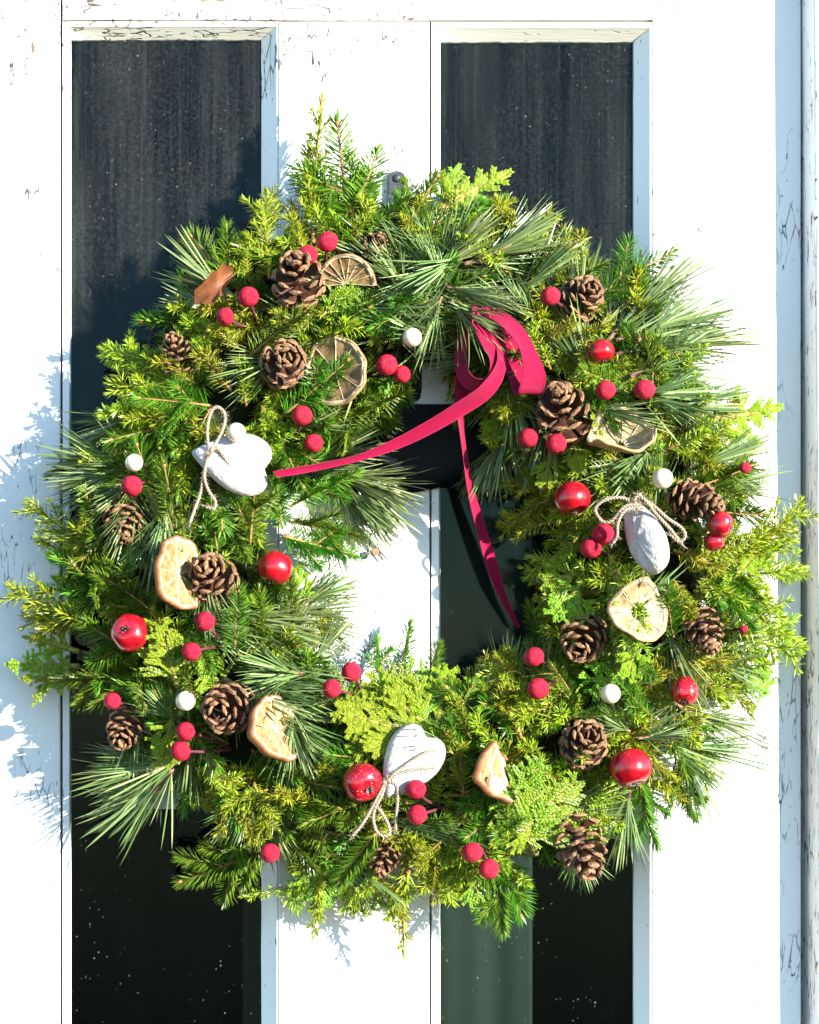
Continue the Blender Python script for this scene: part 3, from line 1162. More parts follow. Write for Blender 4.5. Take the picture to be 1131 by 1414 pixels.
def citrus(px, py, size, normal, label, kind='orange', thick=.0032, warp=(.0, .0, .0), nseg=9, hole=.0, depth=.004, cut=None, d=None, spin=0.0):
    """size: diameter in px; warp: (cup, saddle, wave) in radii"""
    dd = (surf(px, py) if d is None else d) + depth
    r = size * .5 * PX * (1 - dd / DIST)
    nrm = Vector((normal[0], -normal[1], normal[2])).normalized()
    t = thing('citrus_slice', label, 'citrus slice', D(px, py, dd), 'dried citrus slices on the wreath')
    t.rotation_mode = 'QUATERNION'; t.rotation_quaternion = (zframe(nrm, (0, 0, 1)) @ Matrix.Rotation(spin, 3, 'Z')).to_quaternion()
    fl, pi_, ri = CIT[kind]
    ph = rnd.random() * 6
    amp = [rnd.uniform(-1, 1) for _ in range(6)]

    def rim(a):
        return 1 + .020 * math.sin(2 * a + ph) + .016 * math.sin(3 * a + ph * 1.7) + .010 * math.sin(9 * a + ph * 2)

    def W_(rho, a, z):
        x, y = rho * rim(a) * math.cos(a), rho * rim(a) * math.sin(a)
        dz = warp[0] * rho * rho + warp[1] * (x * x - y * y) + warp[2] * rho ** 2 * math.sin(3 * a + ph) + .035 * rho ** 3 * math.sin(8 * a + ph * 3)
        if warp[0] > .6:                      # strongly cupped: the rim closes in
            k = 1 - .22 * rho * rho; x *= k
        return Vector((x * r, y * r, dz * r + z))
    a0, a1 = cut if cut else (0, 2 * math.pi)
    full = cut is None
    th = thick
    # rind
    mb = MB(); n = 56
    prof = [(.93, th * .42), (.965, th * .5), (1.0, th * .25), (1.0, -th * .3), (.965, -th * .5), (.93, -th * .42)]
    for i in range(n + (0 if full else 1)):
        a = a0 + (a1 - a0) * i / n
        for (q, z) in prof: mb.v.append(W_(q, a, z + .0003 * math.sin(a * 11 + ph)))
    k_ = len(prof); rows = n if full else n
    for i in range(rows):
        for k in range(k_):
            x = i * k_ + k; y = i * k_ + (k + 1) % k_; j = ((i + 1) % n if full else i + 1) * k_
            mb.f.append((x, j + k, j + (k + 1) % k_, y)); mb.m.append(0)
    if not full:
        mb.f.append(tuple(range(k_))); mb.m.append(0)
        mb.f.append(tuple(range(n * k_ + k_ - 1, n * k_ - 1, -1))); mb.m.append(0)
    obj('rind', mb.mesh('rind', ri), t)
    # pith ring, membranes and heart
    mb = MB()
    for i in range(n):
        a, b = a0 + (a1 - a0) * i / n, a0 + (a1 - a0) * (i + 1) / n
        q0, q1 = .86, .945
        vs = [W_(q0, a, th * .36), W_(q1, a, th * .46), W_(q1, b, th * .46), W_(q0, b, th * .36),
              W_(q0, a, -th * .36), W_(q1, a, -th * .46), W_(q1, b, -th * .46), W_(q0, b, -th * .36)]
        mb.add(vs, [(0, 1, 2, 3), (7, 6, 5, 4), (0, 3, 7, 4), (1, 5, 6, 2)])
    da = (a1 - a0) / nseg
    for s in range(nseg + (0 if full else 1)):
        a = a0 + da * s + rnd.uniform(-.05, .05)
        for j in range(5):
            q0, q1 = hole + (.88 - hole) * j / 5, hole + (.88 - hole) * (j + 1) / 5
            w0, w1 = .012 / max(.12, q0), .016 / max(.12, q1)
            zt = th * (.30 + .08 * math.sin(j * 2 + s))
            vs = [W_(q0, a - w0, zt), W_(q1, a - w1, zt), W_(q1, a + w1, zt), W_(q0, a + w0, zt),
                  W_(q0, a - w0, -zt), W_(q1, a - w1, -zt), W_(q1, a + w1, -zt), W_(q0, a + w0, -zt)]
            mb.add(vs, [(0, 1, 2, 3), (7, 6, 5, 4), (0, 4, 5, 1), (3, 2, 6, 7)])
    if hole < .05:
        for i in range(12):
            a, b = a0 + (a1 - a0) * i / 12, a0 + (a1 - a0) * (i + 1) / 12
            mb.add([W_(0, 0, th * .34), W_(.10, a, th * .3), W_(.10, b, th * .3)], [(0, 1, 2)])
            mb.add([W_(0, 0, -th * .34), W_(.10, b, -th * .3), W_(.10, a, -th * .3)], [(0, 1, 2)])
    obj('pith', mb.mesh('pith', pi_), t)
    # flesh segments
    for s in range(nseg):
        b0, b1 = a0 + da * s + .02, a0 + da * (s + 1) - .02
        mb = MB(); NA, NR = 6, 6
        sag = rnd.uniform(.02, .16)
        for top in (1, -1):
            for i in range(NA + 1):
                for j in range(NR + 1):
                    a = b0 + (b1 - b0) * i / NA
                    q = hole + .07 + (.80 - hole) * j / NR
                    z = th * (.20 - sag * math.sin(math.pi * i / NA) * math.sin(math.pi * (j + .4) / (NR + .8)) * 1.3) * top
                    z += rnd.uniform(-.04, .04) * th
                    mb.v.append(W_(q, a, z))
        st = (NA + 1) * (NR + 1)
        for i in range(NA):
            for j in range(NR):
                a = i * (NR + 1) + j
                mb.f.append((a, a + 1, a + NR + 2, a + NR + 1)[::-1] if False else (a, a + NR + 1, a + NR + 2, a + 1)[::-1]); mb.m.append(0)
                mb.f.append((st + a, st + a + NR + 1, st + a + NR + 2, st + a + 1)); mb.m.append(0)
        obj('segment', mb.mesh('segment', fl), t)
    ORN.append((px, py, size * .36 * max(.55, abs(nrm.y)), dd))
    return t


# white clay hearts with twine
M_CLAY = plain('white_clay', (.46, .435, .41), .6, .3, .07, 70, .6, bdist=.0022)
M_TWINE = plain('jute_twine', (.30, .235, .175), .9, .1, .25, 900, .4)


def twine(path, name, parent, origin, rad=.00070, fuzz=70):
    """two twisted strands along a path of (px,py,d), with loose fibres"""
    P = [D(*p) - origin for p in path]
    C = [Vector(c) for c in catmull([tuple(p) for p in P], 14)]
    mb = MB()
    ln = [0]
    for i in range(1, len(C)): ln.append(ln[-1] + (C[i] - C[i - 1]).length)
    fr_u = None
    strands = [[], []]
    u = None
    for i, c in enumerate(C):
        t = (C[min(i + 1, len(C) - 1)] - C[max(i - 1, 0)]).normalized()
        if u is None: u = t.orthogonal().normalized()
        u = (u - t * u.dot(t)).normalized(); w = t.cross(u)
        for k in range(2):
            a = ln[i] / .0042 * 2 * math.pi + k * math.pi
            strands[k].append(c + (u * math.cos(a) + w * math.sin(a)) * rad * .85)
    for s in strands: mb.tube(s, rad, 6)
    for k in range(fuzz):
        i = rnd.randrange(len(C)); v = Vector((rnd.gauss(0, 1), rnd.gauss(0, 1), rnd.gauss(0, 1))).normalized()
        l = rnd.uniform(.002, .0045)
        mb.tube([C[i], C[i] + v * l * .6 + Vector((0, 0, .0004)), C[i] + v * l + Vector((.0005, 0, -.0004))], [.00014, .0001, .00006], 3)
    # frayed ends
    for e, b in ((C[0], C[1]), (C[-1], C[-2])):
        t = (e - b).normalized()
        for k in range(7):
            v = (t + Vector((rnd.gauss(0, .4), rnd.gauss(0, .4), rnd.gauss(0, .4)))).normalized()
            mb.tube([e - t * .001, e + v * .002, e + v * rnd.uniform(.003, .005)], [.0003, .00022, .0001], 3)
    return obj(name, mb.mesh(name, M_TWINE), parent)


def heart(px, py, length, width, axis, normal, label, paths, depth=.010, d=None, th=.0085, clear=None, cleft=.62):
    """axis: image direction tip->lobes; normal in (x, to viewer, up)"""
    dd = (surf(px, py) if d is None else d) + depth
    nrm = Vector((normal[0], -normal[1], normal[2])).normalized()
    ax = Vector((axis[0], 0, -axis[1]))
    ax.y = -(ax.x * nrm.x + ax.z * nrm.z) / nrm.y
    ax = (ax - nrm * ax.dot(nrm)).normalized()
    pos = D(px, py, dd)
    t = thing('clay_heart', label, 'heart ornament', pos, 'white clay hearts tied with twine')
    k = PX * (1 - dd / DIST)
    Lh, Wh = length * k * .5, width * k * .5
    nA, nR = 48, 9
    out = []
    for i in range(nA):
        a = 2 * math.pi * i / nA
        x = 16 * math.sin(a) ** 3 / 16.0
        y = (13 * math.cos(a) - 5 * math.cos(2 * a) - 2 * math.cos(3 * a) - .6 * math.cos(4 * a)) / 14.5 + .13
        x, y = cleft * x + (1 - cleft) * math.sin(a) * .92, cleft * y + (1 - cleft) * math.cos(a) * 1.02
        out.append((x * Wh, y * Lh))
    # round the outline off
    for _ in range(2):
        out = [((out[i - 1][0] + 2 * out[i][0] + out[(i + 1) % nA][0]) / 4, (out[i - 1][1] + 2 * out[i][1] + out[(i + 1) % nA][1]) / 4) for i in range(nA)]
    mb = MB()
    for sd in (1, -1):
        for j in range(nR):
            s = 1 - j / nR
            for (x, y) in out:
                zz = th * (1 - s ** 2.6) ** .5 * sd * (1 + .05 * math.sin(x * 420 + y * 260) + .03 * math.sin(x * 700 - y * 510 + 1))
                mb.v.append((y * s, x * s, zz))
        mb.v.append((0, 0, th * sd))
    half = nR * nA + 1
    for sd in (0, 1):
        o = sd * half
        for j in range(nR - 1):
            for i in range(nA):
                a = o + j * nA + i; b = o + j * nA + (i + 1) % nA
                q = (a, a + nA, b + nA, b)
                mb.f.append(q if sd == 0 else q[::-1]); mb.m.append(0)
        for i in range(nA):
            a = o + (nR - 1) * nA + i; b = o + (nR - 1) * nA + (i + 1) % nA
            q = (a, o + nR * nA, b)
            mb.f.append(q if sd == 0 else q[::-1]); mb.m.append(0)
    # first ring of both halves coincide: weld them
    weld = {half + i: i for i in range(nA)}
    mb.f = [tuple(weld.get(v, v) for v in f) for f in mb.f]
    b = obj('heart', mb.mesh('heart', M_CLAY), t)
    place(b, (0, 0, 0), frame(ax, nrm))
    for p in paths:
        twine(p, 'twine', t, pos)
    ORN.append((px, py, clear or width * .5, dd))
    return t


# ------------------------------------------------------------------ decorations: placed
pine_cone(412, 390, 78, (-.1, .80, .50), 'pine cone with golden scale tips below two berries at the upper left', .002, .85)
pine_cone(390, 502, 73, (.1, 1, .05), 'open dark pine cone seen head on, left of the brown citrus slice')
pine_cone(246, 494, 52, (-.25, .5, .75), 'small pine cone at the far upper left near the dry brown leaf', -.006)
pine_cone(171, 718, 62, (.1, .75, -.5), 'shaded pine cone on the left edge under a single berry', -.006)
pine_cone(295, 800, 74, (-.25, .85, .35), 'pine cone touching the bright tall orange slice on the left')
pine_cone(316, 978, 77, (-.35, .95, -.1), 'wide open pine cone beside the lower left orange slice')
pine_cone(174, 1004, 58, (-.2, .7, -.5), 'half hidden pine cone at lower left beside the dark pane', -.006)
pine_cone(800, 414, 64, (.35, .85, .35), 'open pine cone at the upper right next to one berry', -.006, .75)
pine_cone(778, 571, 82, (-.25, .80, .50), 'large pine cone right of the ribbon loop above two berries')
pine_cone(957, 691, 62, (.7, .6, -.25), 'pine cone on the right between the pearl and a round red fruit', 0)
pine_cone(970, 867, 58, (.3, .5, -.8), 'reddish pine cone on the right edge beside the pale citrus ring', -.002)
pine_cone(806, 880, 68, (-.3, .8, -.4), 'shaded pine cone at the right of the opening above two berries', -.004)
pine_cone(806, 1028, 70, (.05, .8, .35), 'pine cone left of the big lower right apple')
pine_cone(800, 1163, 78, (.2, .6, -.75), 'pine cone at the bottom right hanging over the dark pane', .002)
pine_cone(512, 352, 52, (.3, .6, .5), 'dark pine cone half hidden behind the half citrus slice at top', -.012)
pine_cone(530, 1180, 50, (-.2, .6, -.7), 'small dark pine cone hidden under the lowest twine loops', -.012)

apple(380, 784, 51, (-.4, .2, -.9), 'glossy red apple on the inner left edge of the opening', depth=.010)
apple(179, 874, 53, (-.3, .95, .25), 'dark red apple with a dimple on the far left', depth=.010)
apple(830, 485, 36, (.2, .3, -.9), 'small red apple half covered by juniper at upper right', depth=.004)
apple(790, 688, 51, (.1, .3, -.95), 'red apple right of the opening, left of the hanging clay heart', depth=.008)
apple(995, 724, 37, (.85, .4, -.3), 'red fruit with a dark crown on the right edge beside a pine cone', depth=.014)
apple(986, 748, 28, (.2, .4, -.8), 'small red fruit tucked just beneath the crowned red fruit at right', depth=.008)
apple(870, 1060, 59, (.25, .35, -.9), 'largest glossy red apple at the lower right with dark stub below', depth=.012)
apple(500, 1080, 55, (.35, .85, -.35), 'frosted red apple at the bottom left of the clay heart', True, depth=.014)
apple(946, 954, 38, (-.2, .5, -.7), 'wrinkled crimson fruit with a lump on its top at right edge', True, depth=.008, squash=1.1)

berries([(425, 352), (452, 334)], (440, 380), 'pair of crimson berries above the pine cone at upper left')
berries([(343, 410), (311, 437, 26)], (355, 455), 'pair of crimson berries right of the dry brown leaf')
berries([(534, 504), (555, 517, 25)], (500, 520), 'pair of dark red berries right of the brown citrus slice')
berries([(417, 574), (433, 612)], (395, 622), 'pair of crimson berries right of the white heart and pearl')
berries([(182, 671)], (215, 668), 'single crimson berry on the left under a pearl')
berries([(283, 858, 28), (264, 900, 28)], (310, 895), 'pair of crimson berries under the left orange slice')
berries([(256, 1010, 28), (249, 1037)], (320, 1035), 'pair of crimson berries on long stems left of a cone at lower left')
berries([(155, 968, 26)], (185, 975), 'single crimson berry above the half hidden cone at lower left')
berries([(458, 951), (485, 928)], (500, 965), 'pair of crimson berries on the lower inner edge of the opening')
berries([(373, 1178)], (395, 1160), 'single crimson berry low on the left over the stile edge', depth=.010)
berries([(574, 1090), (576, 1125)], (610, 1115), 'pair of crimson berries in front of the lower clay heart', depth=.022)
berries([(652, 1177), (675, 1200)], (650, 1150), 'lowest pair of crimson berries at the bottom of the wreath')
berries([(737, 907, 30), (743, 951)], (775, 935), 'pair of crimson berries at lower right of the opening')
berries([(760, 409)], (790, 430), 'single crimson berry beside the open cone at upper right')
berries([(836, 539), (890, 538, 28)], (862, 548), 'pair of crimson berries side by side under the small upper right apple')
berries([(729, 605), (768, 613, 27)], (760, 580), 'pair of crimson berries below the large cone right of the ribbon')
berries([(833, 737), (816, 757)], (850, 770), 'pair of crimson berries left of the hanging clay heart')
berries([(1029, 646, 16)], (1010, 655), 'tiny red berry tip peeking out at the right edge')
berries([(1027, 869, 11)], (1010, 870), 'tiniest red berry speck in juniper at far right')

pearl(569, 466, 'white pearl above the dark red berry pair near the ribbon', 27)
pearl(326, 597, 'ivory pearl resting above the upper left clay heart', 27, .018)
pearl(185, 639, 'pearl above the single berry on the left edge', 25)
pearl(256, 968, 'white pearl above two long stemmed berries at lower left', 28)
pearl(683, 1084, 'ivory pearl in front of the curled bottom orange slice', 27, .022)
pearl(843, 958, 'greenish white pearl between the two lower right cones', 28)
pearl(915, 661, 'ivory pearl right of the cupped citrus slice', 29, .014)

citrus(478, 392, 84, (-.25, .85, -.30), 'brown half citrus slice at the top beside a cone', 'lime', depth=-.004, cut=(R(-95), R(95)))
citrus(463, 513, 98, (-.50, .85, .06), 'round brown citrus slice at upper left of the opening', 'lime', depth=.002, warp=(.04, .03, .02))
citrus(245, 793, 106, (.80, .55, .16), 'tall sunlit orange slice on the left touching a cone', 'orange', .0046, (.10, .09, .07), depth=.010)
citrus(378, 1008, 98, (.72, .58, .30), 'sunlit orange slice at lower left beside an open cone', 'orange', .0060, (.09, .08, .06), depth=.010)
citrus(858, 616, 96, (-.12, .62, .80), 'cupped pale citrus slice below the side by side berries', 'lemon', .0030, (.50, .16, .16), hole=.12, depth=.008)
citrus(882, 845, 88, (.35, .9, .10), 'pale citrus ring with a hole on the right', 'lemon', .0030, (.20, .30, .16), 8, hole=.22, depth=.010)
citrus(676, 1070, 90, (.86, .42, .24), 'curled orange slice seen nearly edge on at the bottom', 'orange', .0052, (.22, .18, .10), depth=.012)

h1 = surf(325, 640) + .010
heart(324, 638, 122, 98, (1, .22), (.18, .93, .30), 'white clay heart at upper left tied with a tall twine loop', [
    [(289, 624, h1 + .010), (286, 595, h1 + .010), (291, 570, h1 + .010), (300, 562, h1 + .010), (310, 572, h1 + .009), (308, 592, h1 + .010), (291, 624, h1 + .011)],
    [(289, 624, h1 + .010), (282, 650, h1 + .009), (276, 682, h1 + .004), (268, 705, h1 + .004), (262, 722, h1 + .004)],
    [(290, 626, h1 + .010), (282, 655, h1 + .009), (287, 676, h1 + .006), (297, 692, h1 + .004), (295, 702, h1 + .004), (284, 700, h1 + .003)],
    [(290, 624, h1 + .0105), (300, 619, h1 + .0105), (312, 635, h1 + .010), (325, 655, h1 + .0085), (335, 672, h1 + .004), (332, 684, h1 - .004)],
], clear=52)
h2 = surf(885, 740) + .012
heart(892, 744, 122, 64, (.32, 1), (-.80, .58, .06), 'narrow shaded clay heart hanging at right with a twine bow', [
    [(881, 702, h2 + .006), (862, 688, h2 + .009), (836, 690, h2 + .009), (822, 703, h2 + .008), (832, 720, h2 + .007), (846, 718, h2 + .009), (862, 700, h2 + .010), (881, 697, h2 + .009)],
    [(878, 700, h2 + .007), (862, 706, h2 + .011), (853, 722, h2 + .010), (852, 740, h2 + .008), (846, 750, h2 + .007)],
    [(880, 684, h2 + .008), (892, 692, h2 + .010), (908, 712, h2 + .008), (925, 730, h2 + .007), (942, 752, h2 + .006)],
    [(882, 686, h2 + .007), (902, 698, h2 + .009), (922, 716, h2 + .008), (940, 728, h2 + .007), (946, 740, h2 + .006), (938, 748, h2 + .006), (926, 738, h2 + .006)],
    [(880, 704, h2 + .005), (876, 690, h2 + .010), (884, 683, h2 + .010), (886, 695, h2 + .004)],
], depth=.012, clear=48, cleft=.22)
h3 = surf(567, 1055) + .012
heart(566, 1052, 124, 84, (.72, -1), (.10, .95, .25), 'white clay heart at the bottom wrapped twice with twine', [
    [(603, 1036, h3 - .002), (592, 1038, h3 + .006), (570, 1050, h3 + .0085), (545, 1068, h3 + .009), (535, 1078, h3 + .008)],
    [(606, 1058, h3 - .002), (592, 1060, h3 + .006), (570, 1063, h3 + .0085), (548, 1070, h3 + .009), (533, 1079, h3 + .008)],
    [(533, 1078, h3 + .008), (524, 1096, h3 + .008), (512, 1118, h3 + .007), (500, 1138, h3 + .006), (486, 1155, h3 + .004)],
    [(533, 1078, h3 + .008), (527, 1098, h3 + .008), (516, 1122, h3 + .007), (518, 1144, h3 + .006), (528, 1154, h3 + .006), (538, 1150, h3 + .006), (534, 1134, h3 + .006), (524, 1118, h3 + .007)],
    [(535, 1078, h3 + .008), (547, 1084, h3 + .009), (549, 1102, h3 + .009), (547, 1124, h3 + .007), (546, 1146, h3 + .005)],
], clear=50)

# dry curled leaf
M_LEAF = plain('dry_brown_leaf', (.15, .052, .018), .6, .3, .35, 220, .5)
lp = D(300, 392, surf(300, 392) + .008)
lf = thing('dry_leaf', 'curled brown dry leaf at the upper left edge', 'leaf', lp)
mb = MB(); n, k_ = 18, 10
row = []
for top in (0, 1):
    for i in range(n + 1):
        t = i / n
        for j in range(k_ + 1):
            s = j / k_ * 2 - 1
            px_ = -30 + 56 * t + 6 * math.sin(t * 5)
            hw = (7 + 26 * math.sin(math.pi * min(1, t * .85 + .08)) ** .8) * (1 + .12 * math.sin(t * 16 + s * 3))
            py_ = 20 - 34 * t + s * hw * .62
            dep = .008 * (s * s) + .004 * math.sin(t * 4) - top * .0006
            mb.v.append((px_ * PX, -dep, -py_ * PX))
st = (n + 1) * (k_ + 1)
for i in range(n):
    for j in range(k_):
        a = i * (k_ + 1) + j
        mb.f.append((a, a + 1, a + k_ + 2, a + k_ + 1)); mb.m.append(0)
        mb.f.append((st + a, st + a + k_ + 1, st + a + k_ + 2, st + a + 1)); mb.m.append(0)
obj('blade', mb.mesh('blade', M_LEAF), lf)
mb = MB()
mb.tube([(-.016, -.0062, -.0105), (-.006, -.002, -.004), (.004, -.0008, .001), (.014, -.001, .008)], [.0007, .0006, .0005, .0003], 5)
obj('midrib', mb.mesh('midrib', M_LEAF), lf)
ORN.append((300, 392, 24, surf(300, 392)))

# ribbon
def ribbon_material():
    m, nt, b = newmat('crimson_satin_ribbon')
    at = nt.nodes.new('ShaderNodeUVMap')
    mp = nt.nodes.new('ShaderNodeMapping'); mp.inputs['Scale'].default_value = (34, 26, 1)
    nt.links.new(at.outputs[0], mp.inputs['Vector'])
    w1 = nt.nodes.new('ShaderNodeTexWave'); w1.inputs['Scale'].default_value = 1.0; w1.bands_direction = 'X'
    nt.links.new(mp.outputs[0], w1.inputs['Vector'])
    n = noise(nt, mp.outputs[0], 1.2, 3)
    c = mixc(nt, n, (.28, .003, .032), (.44, .006, .062))
    sv = nt.nodes.new('ShaderNodeSeparateXYZ'); nt.links.new(at.outputs[0], sv.inputs[0])
    ed_ = smooth01(nt, mth(nt, 'ABSOLUTE', mth(nt, 'SUBTRACT', sv.outputs[1], .5)), .43, .47)
    st_ = mth(nt, 'ADD', .35, mth(nt, 'MULTIPLY', mth(nt, 'SINE', mth(nt, 'MULTIPLY', sv.outputs[0], 85.0)), .35))
    c = mixc(nt, mth(nt, 'MULTIPLY', ed_, st_), c, (.62, .06, .16))
    nt.links.new(c, b.inputs['Base Color'])
    b.inputs['Roughness'].default_value = .7
    b.inputs['Specular IOR Level'].default_value = .5
    b.inputs['Sheen Weight'].default_value = .12
    b.inputs['Specular IOR Level'].default_value = .12
    b.inputs['Sheen Tint'].default_value = (1, .4, .6, 1)
    bump(nt, b, mth(nt, 'ADD', w1.outputs['Fac'], n), .6, .0005)
    t = nt.nodes.new('ShaderNodeBsdfTranslucent'); t.inputs[0].default_value = (.4, .004, .03, 1)
    mx = nt.nodes.new('ShaderNodeMixShader'); mx.inputs[0].default_value = .22
    nt.links.new(b.outputs[0], mx.inputs[1]); nt.links.new(t.outputs[0], mx.inputs[2])
    nt.links.new(mx.outputs[0], nt.nodes['Material Output'].inputs['Surface'])
    return m


M_RIBBON = ribbon_material()
d0 = surf(680, 470) + .006
rb_o = D(665, 440, d0 + .004)
ribbon = thing('ribbon', 'crimson satin ribbon bow with two loops and two long tails', 'ribbon', rb_o)


def ribbon_strip(name, edges, n=10):
    """edges: list of (ax,ay,ad, bx,by,bd): both selvedges at stations along the strip"""
    A = catmull([tuple(D(e[0], e[1], e[2]) - rb_o) for e in edges], n)
    B = catmull([tuple(D(e[3], e[4], e[5]) - rb_o) for e in edges], n)
    mb = MB(); m_ = 8
    uv = []
    N_ = len(A); s = 0
    for top in (0, 1):
        s = 0
        for i in range(N_):
            a, b = Vector(A[i]), Vector(B[i])
            i0, i1 = max(0, i - 1), min(N_ - 1, i + 1)
            t = (Vector(A[i1]) + Vector(B[i1]) - Vector(A[i0]) - Vector(B[i0])).normalized()
            nr = (b - a).cross(t).normalized()
            if i: s += ((Vector(A[i]) + Vector(B[i])) - (Vector(A[i - 1]) + Vector(B[i - 1]))).length * .5
            for j in range(m_ + 1):
                q = j / m_
                edge = 1 if j in (0, m_) else .6
                mb.v.append(a.lerp(b, q) + nr * (.00022 * edge * (1 if top else -1) + .0007 * math.sin(q * math.pi)))
                uv.append((s / .02, q))
    st = N_ * (m_ + 1)
    for i in range(N_ - 1):
        for j in range(m_):
            a = i * (m_ + 1) + j
            mb.f.append((a, a + 1, a + m_ + 2, a + m_ + 1)); mb.m.append(0)
            mb.f.append((st + a, st + a + m_ + 1, st + a + m_ + 2, st + a + 1)); mb.m.append(0)
        for j in (0, m_):
            a = i * (m_ + 1) + j
            mb.f.append((a, a + m_ + 1, st + a + m_ + 1, st + a)); mb.m.append(0)
    me = mb.mesh(name, M_RIBBON)
    ul = me.uv_layers.new(name='UVMap')
    for lp_ in me.loops: ul.data[lp_.index].uv = uv[lp_.vertex_index]
    return obj(name, me, ribbon)


k = d0
# right loop: down the front, round the bottom, back up behind
ribbon_strip('loop', [
    (660, 432, k + .006, 690, 425, k + .004),
    (690, 448, k + .016, 722, 452, k + .010),
    (716, 478, k + .022, 742, 488, k + .013),
    (722, 512, k + .022, 754, 520, k + .013),
    (716, 538, k + .018, 750, 541, k + .009),
    (711, 545, k + .009, 746, 546, k + .001),
    (704, 528, k + .002, 738, 532, k - .006),
    (694, 495, k - .001, 728, 500, k - .008),
    (680, 460, k + .001, 712, 462, k - .004),
    (664, 438, k + .003, 692, 434, k + .001)])
# left loop: round the small dark opening
ribbon_strip('loop', [
    (652, 448, k + .010, 668, 432, k + .006),
    (664, 474, k + .020, 690, 466, k + .012),
    (676, 496, k + .024, 698, 500, k + .013),
    (674, 518, k + .024, 690, 532, k + .012),
    (660, 523, k + .022, 664, 541, k + .012),
    (648, 513, k + .014, 640, 533, k + .006),
    (645, 494, k + .004, 628, 506, k + .000),
    (648, 466, k + .000, 632, 468, k - .004),
    (656, 440, k + .002, 650, 432, k - .002)])
# long tail to the left
ribbon_strip('tail', [
    (684, 470, k + .012, 700, 480, k + .008),
    (686, 500, k + .024, 698, 512, k + .014),
    (664, 532, k + .027, 680, 546, k + .019),
    (630, 556, k + .022, 640, 574, k + .016),
    (585, 584, k + .014, 590, 602, k + .010),
    (540, 608, k + .008, 544, 622, k + .005),
    (490, 629, k + .006, 494, 637, k + .003),
    (440, 640, k + .010, 440, 649, k + .006),
    (405, 646, k + .014, 405, 656, k + .012),
    (377, 651, k + .014, 383, 659, k + .014)])
# tail hanging through the opening
ribbon_strip('tail', [
    (628, 520, k + .002, 650, 524, k - .002),
    (628, 550, k + .000, 644, 556, k - .006),
    (632, 580, k - .014, 640, 578, k - .020),
    (638, 620, .052, 644, 620, .046),
    (646, 680, .040, 655, 676, .034),
    (660, 740, .031, 673, 734, .026),
    (675, 792, .024, 688, 782, .020),
    (692, 830, .020, 699, 822, .017),
    (708, 858, .016, 712, 852, .015),
    (716, 868, .015, 719, 866, .015)])
mb = MB()
q = D(664, 438, k + .006) - rb_o
pts = []
for i in range(9):
    a = 2 * math.pi * i / 8
    pts.append((math.cos(a), math.sin(a)))
for i in range(9):
    for j in range(7):
        s = j / 6 - .5
        w = .0062 * (1 + .25 * (2 * s) ** 2)
        mb.v.append(q + Vector((s * .012, pts[i][1] * .004, pts[i][0] * w)))
for i in range(8):
    for j in range(6):
        a = i * 7 + j
        mb.f.append((a, a + 1, a + 8, a + 7)); mb.m.append(0)
obj('knot', mb.mesh('knot', M_RIBBON), ribbon)
for (x, y, r_) in ((672, 480, 26), (700, 480, 20), (735, 515, 24), (665, 520, 24), (640, 560, 18), (600, 585, 15), (550, 612, 12), (500, 632, 10), (450, 645, 8), (410, 651, 8)):
    ORN.append((x, y, r_, k - .004))
ORN.append((593, 546, 26, .004))      # the foot of the numeral stays in view

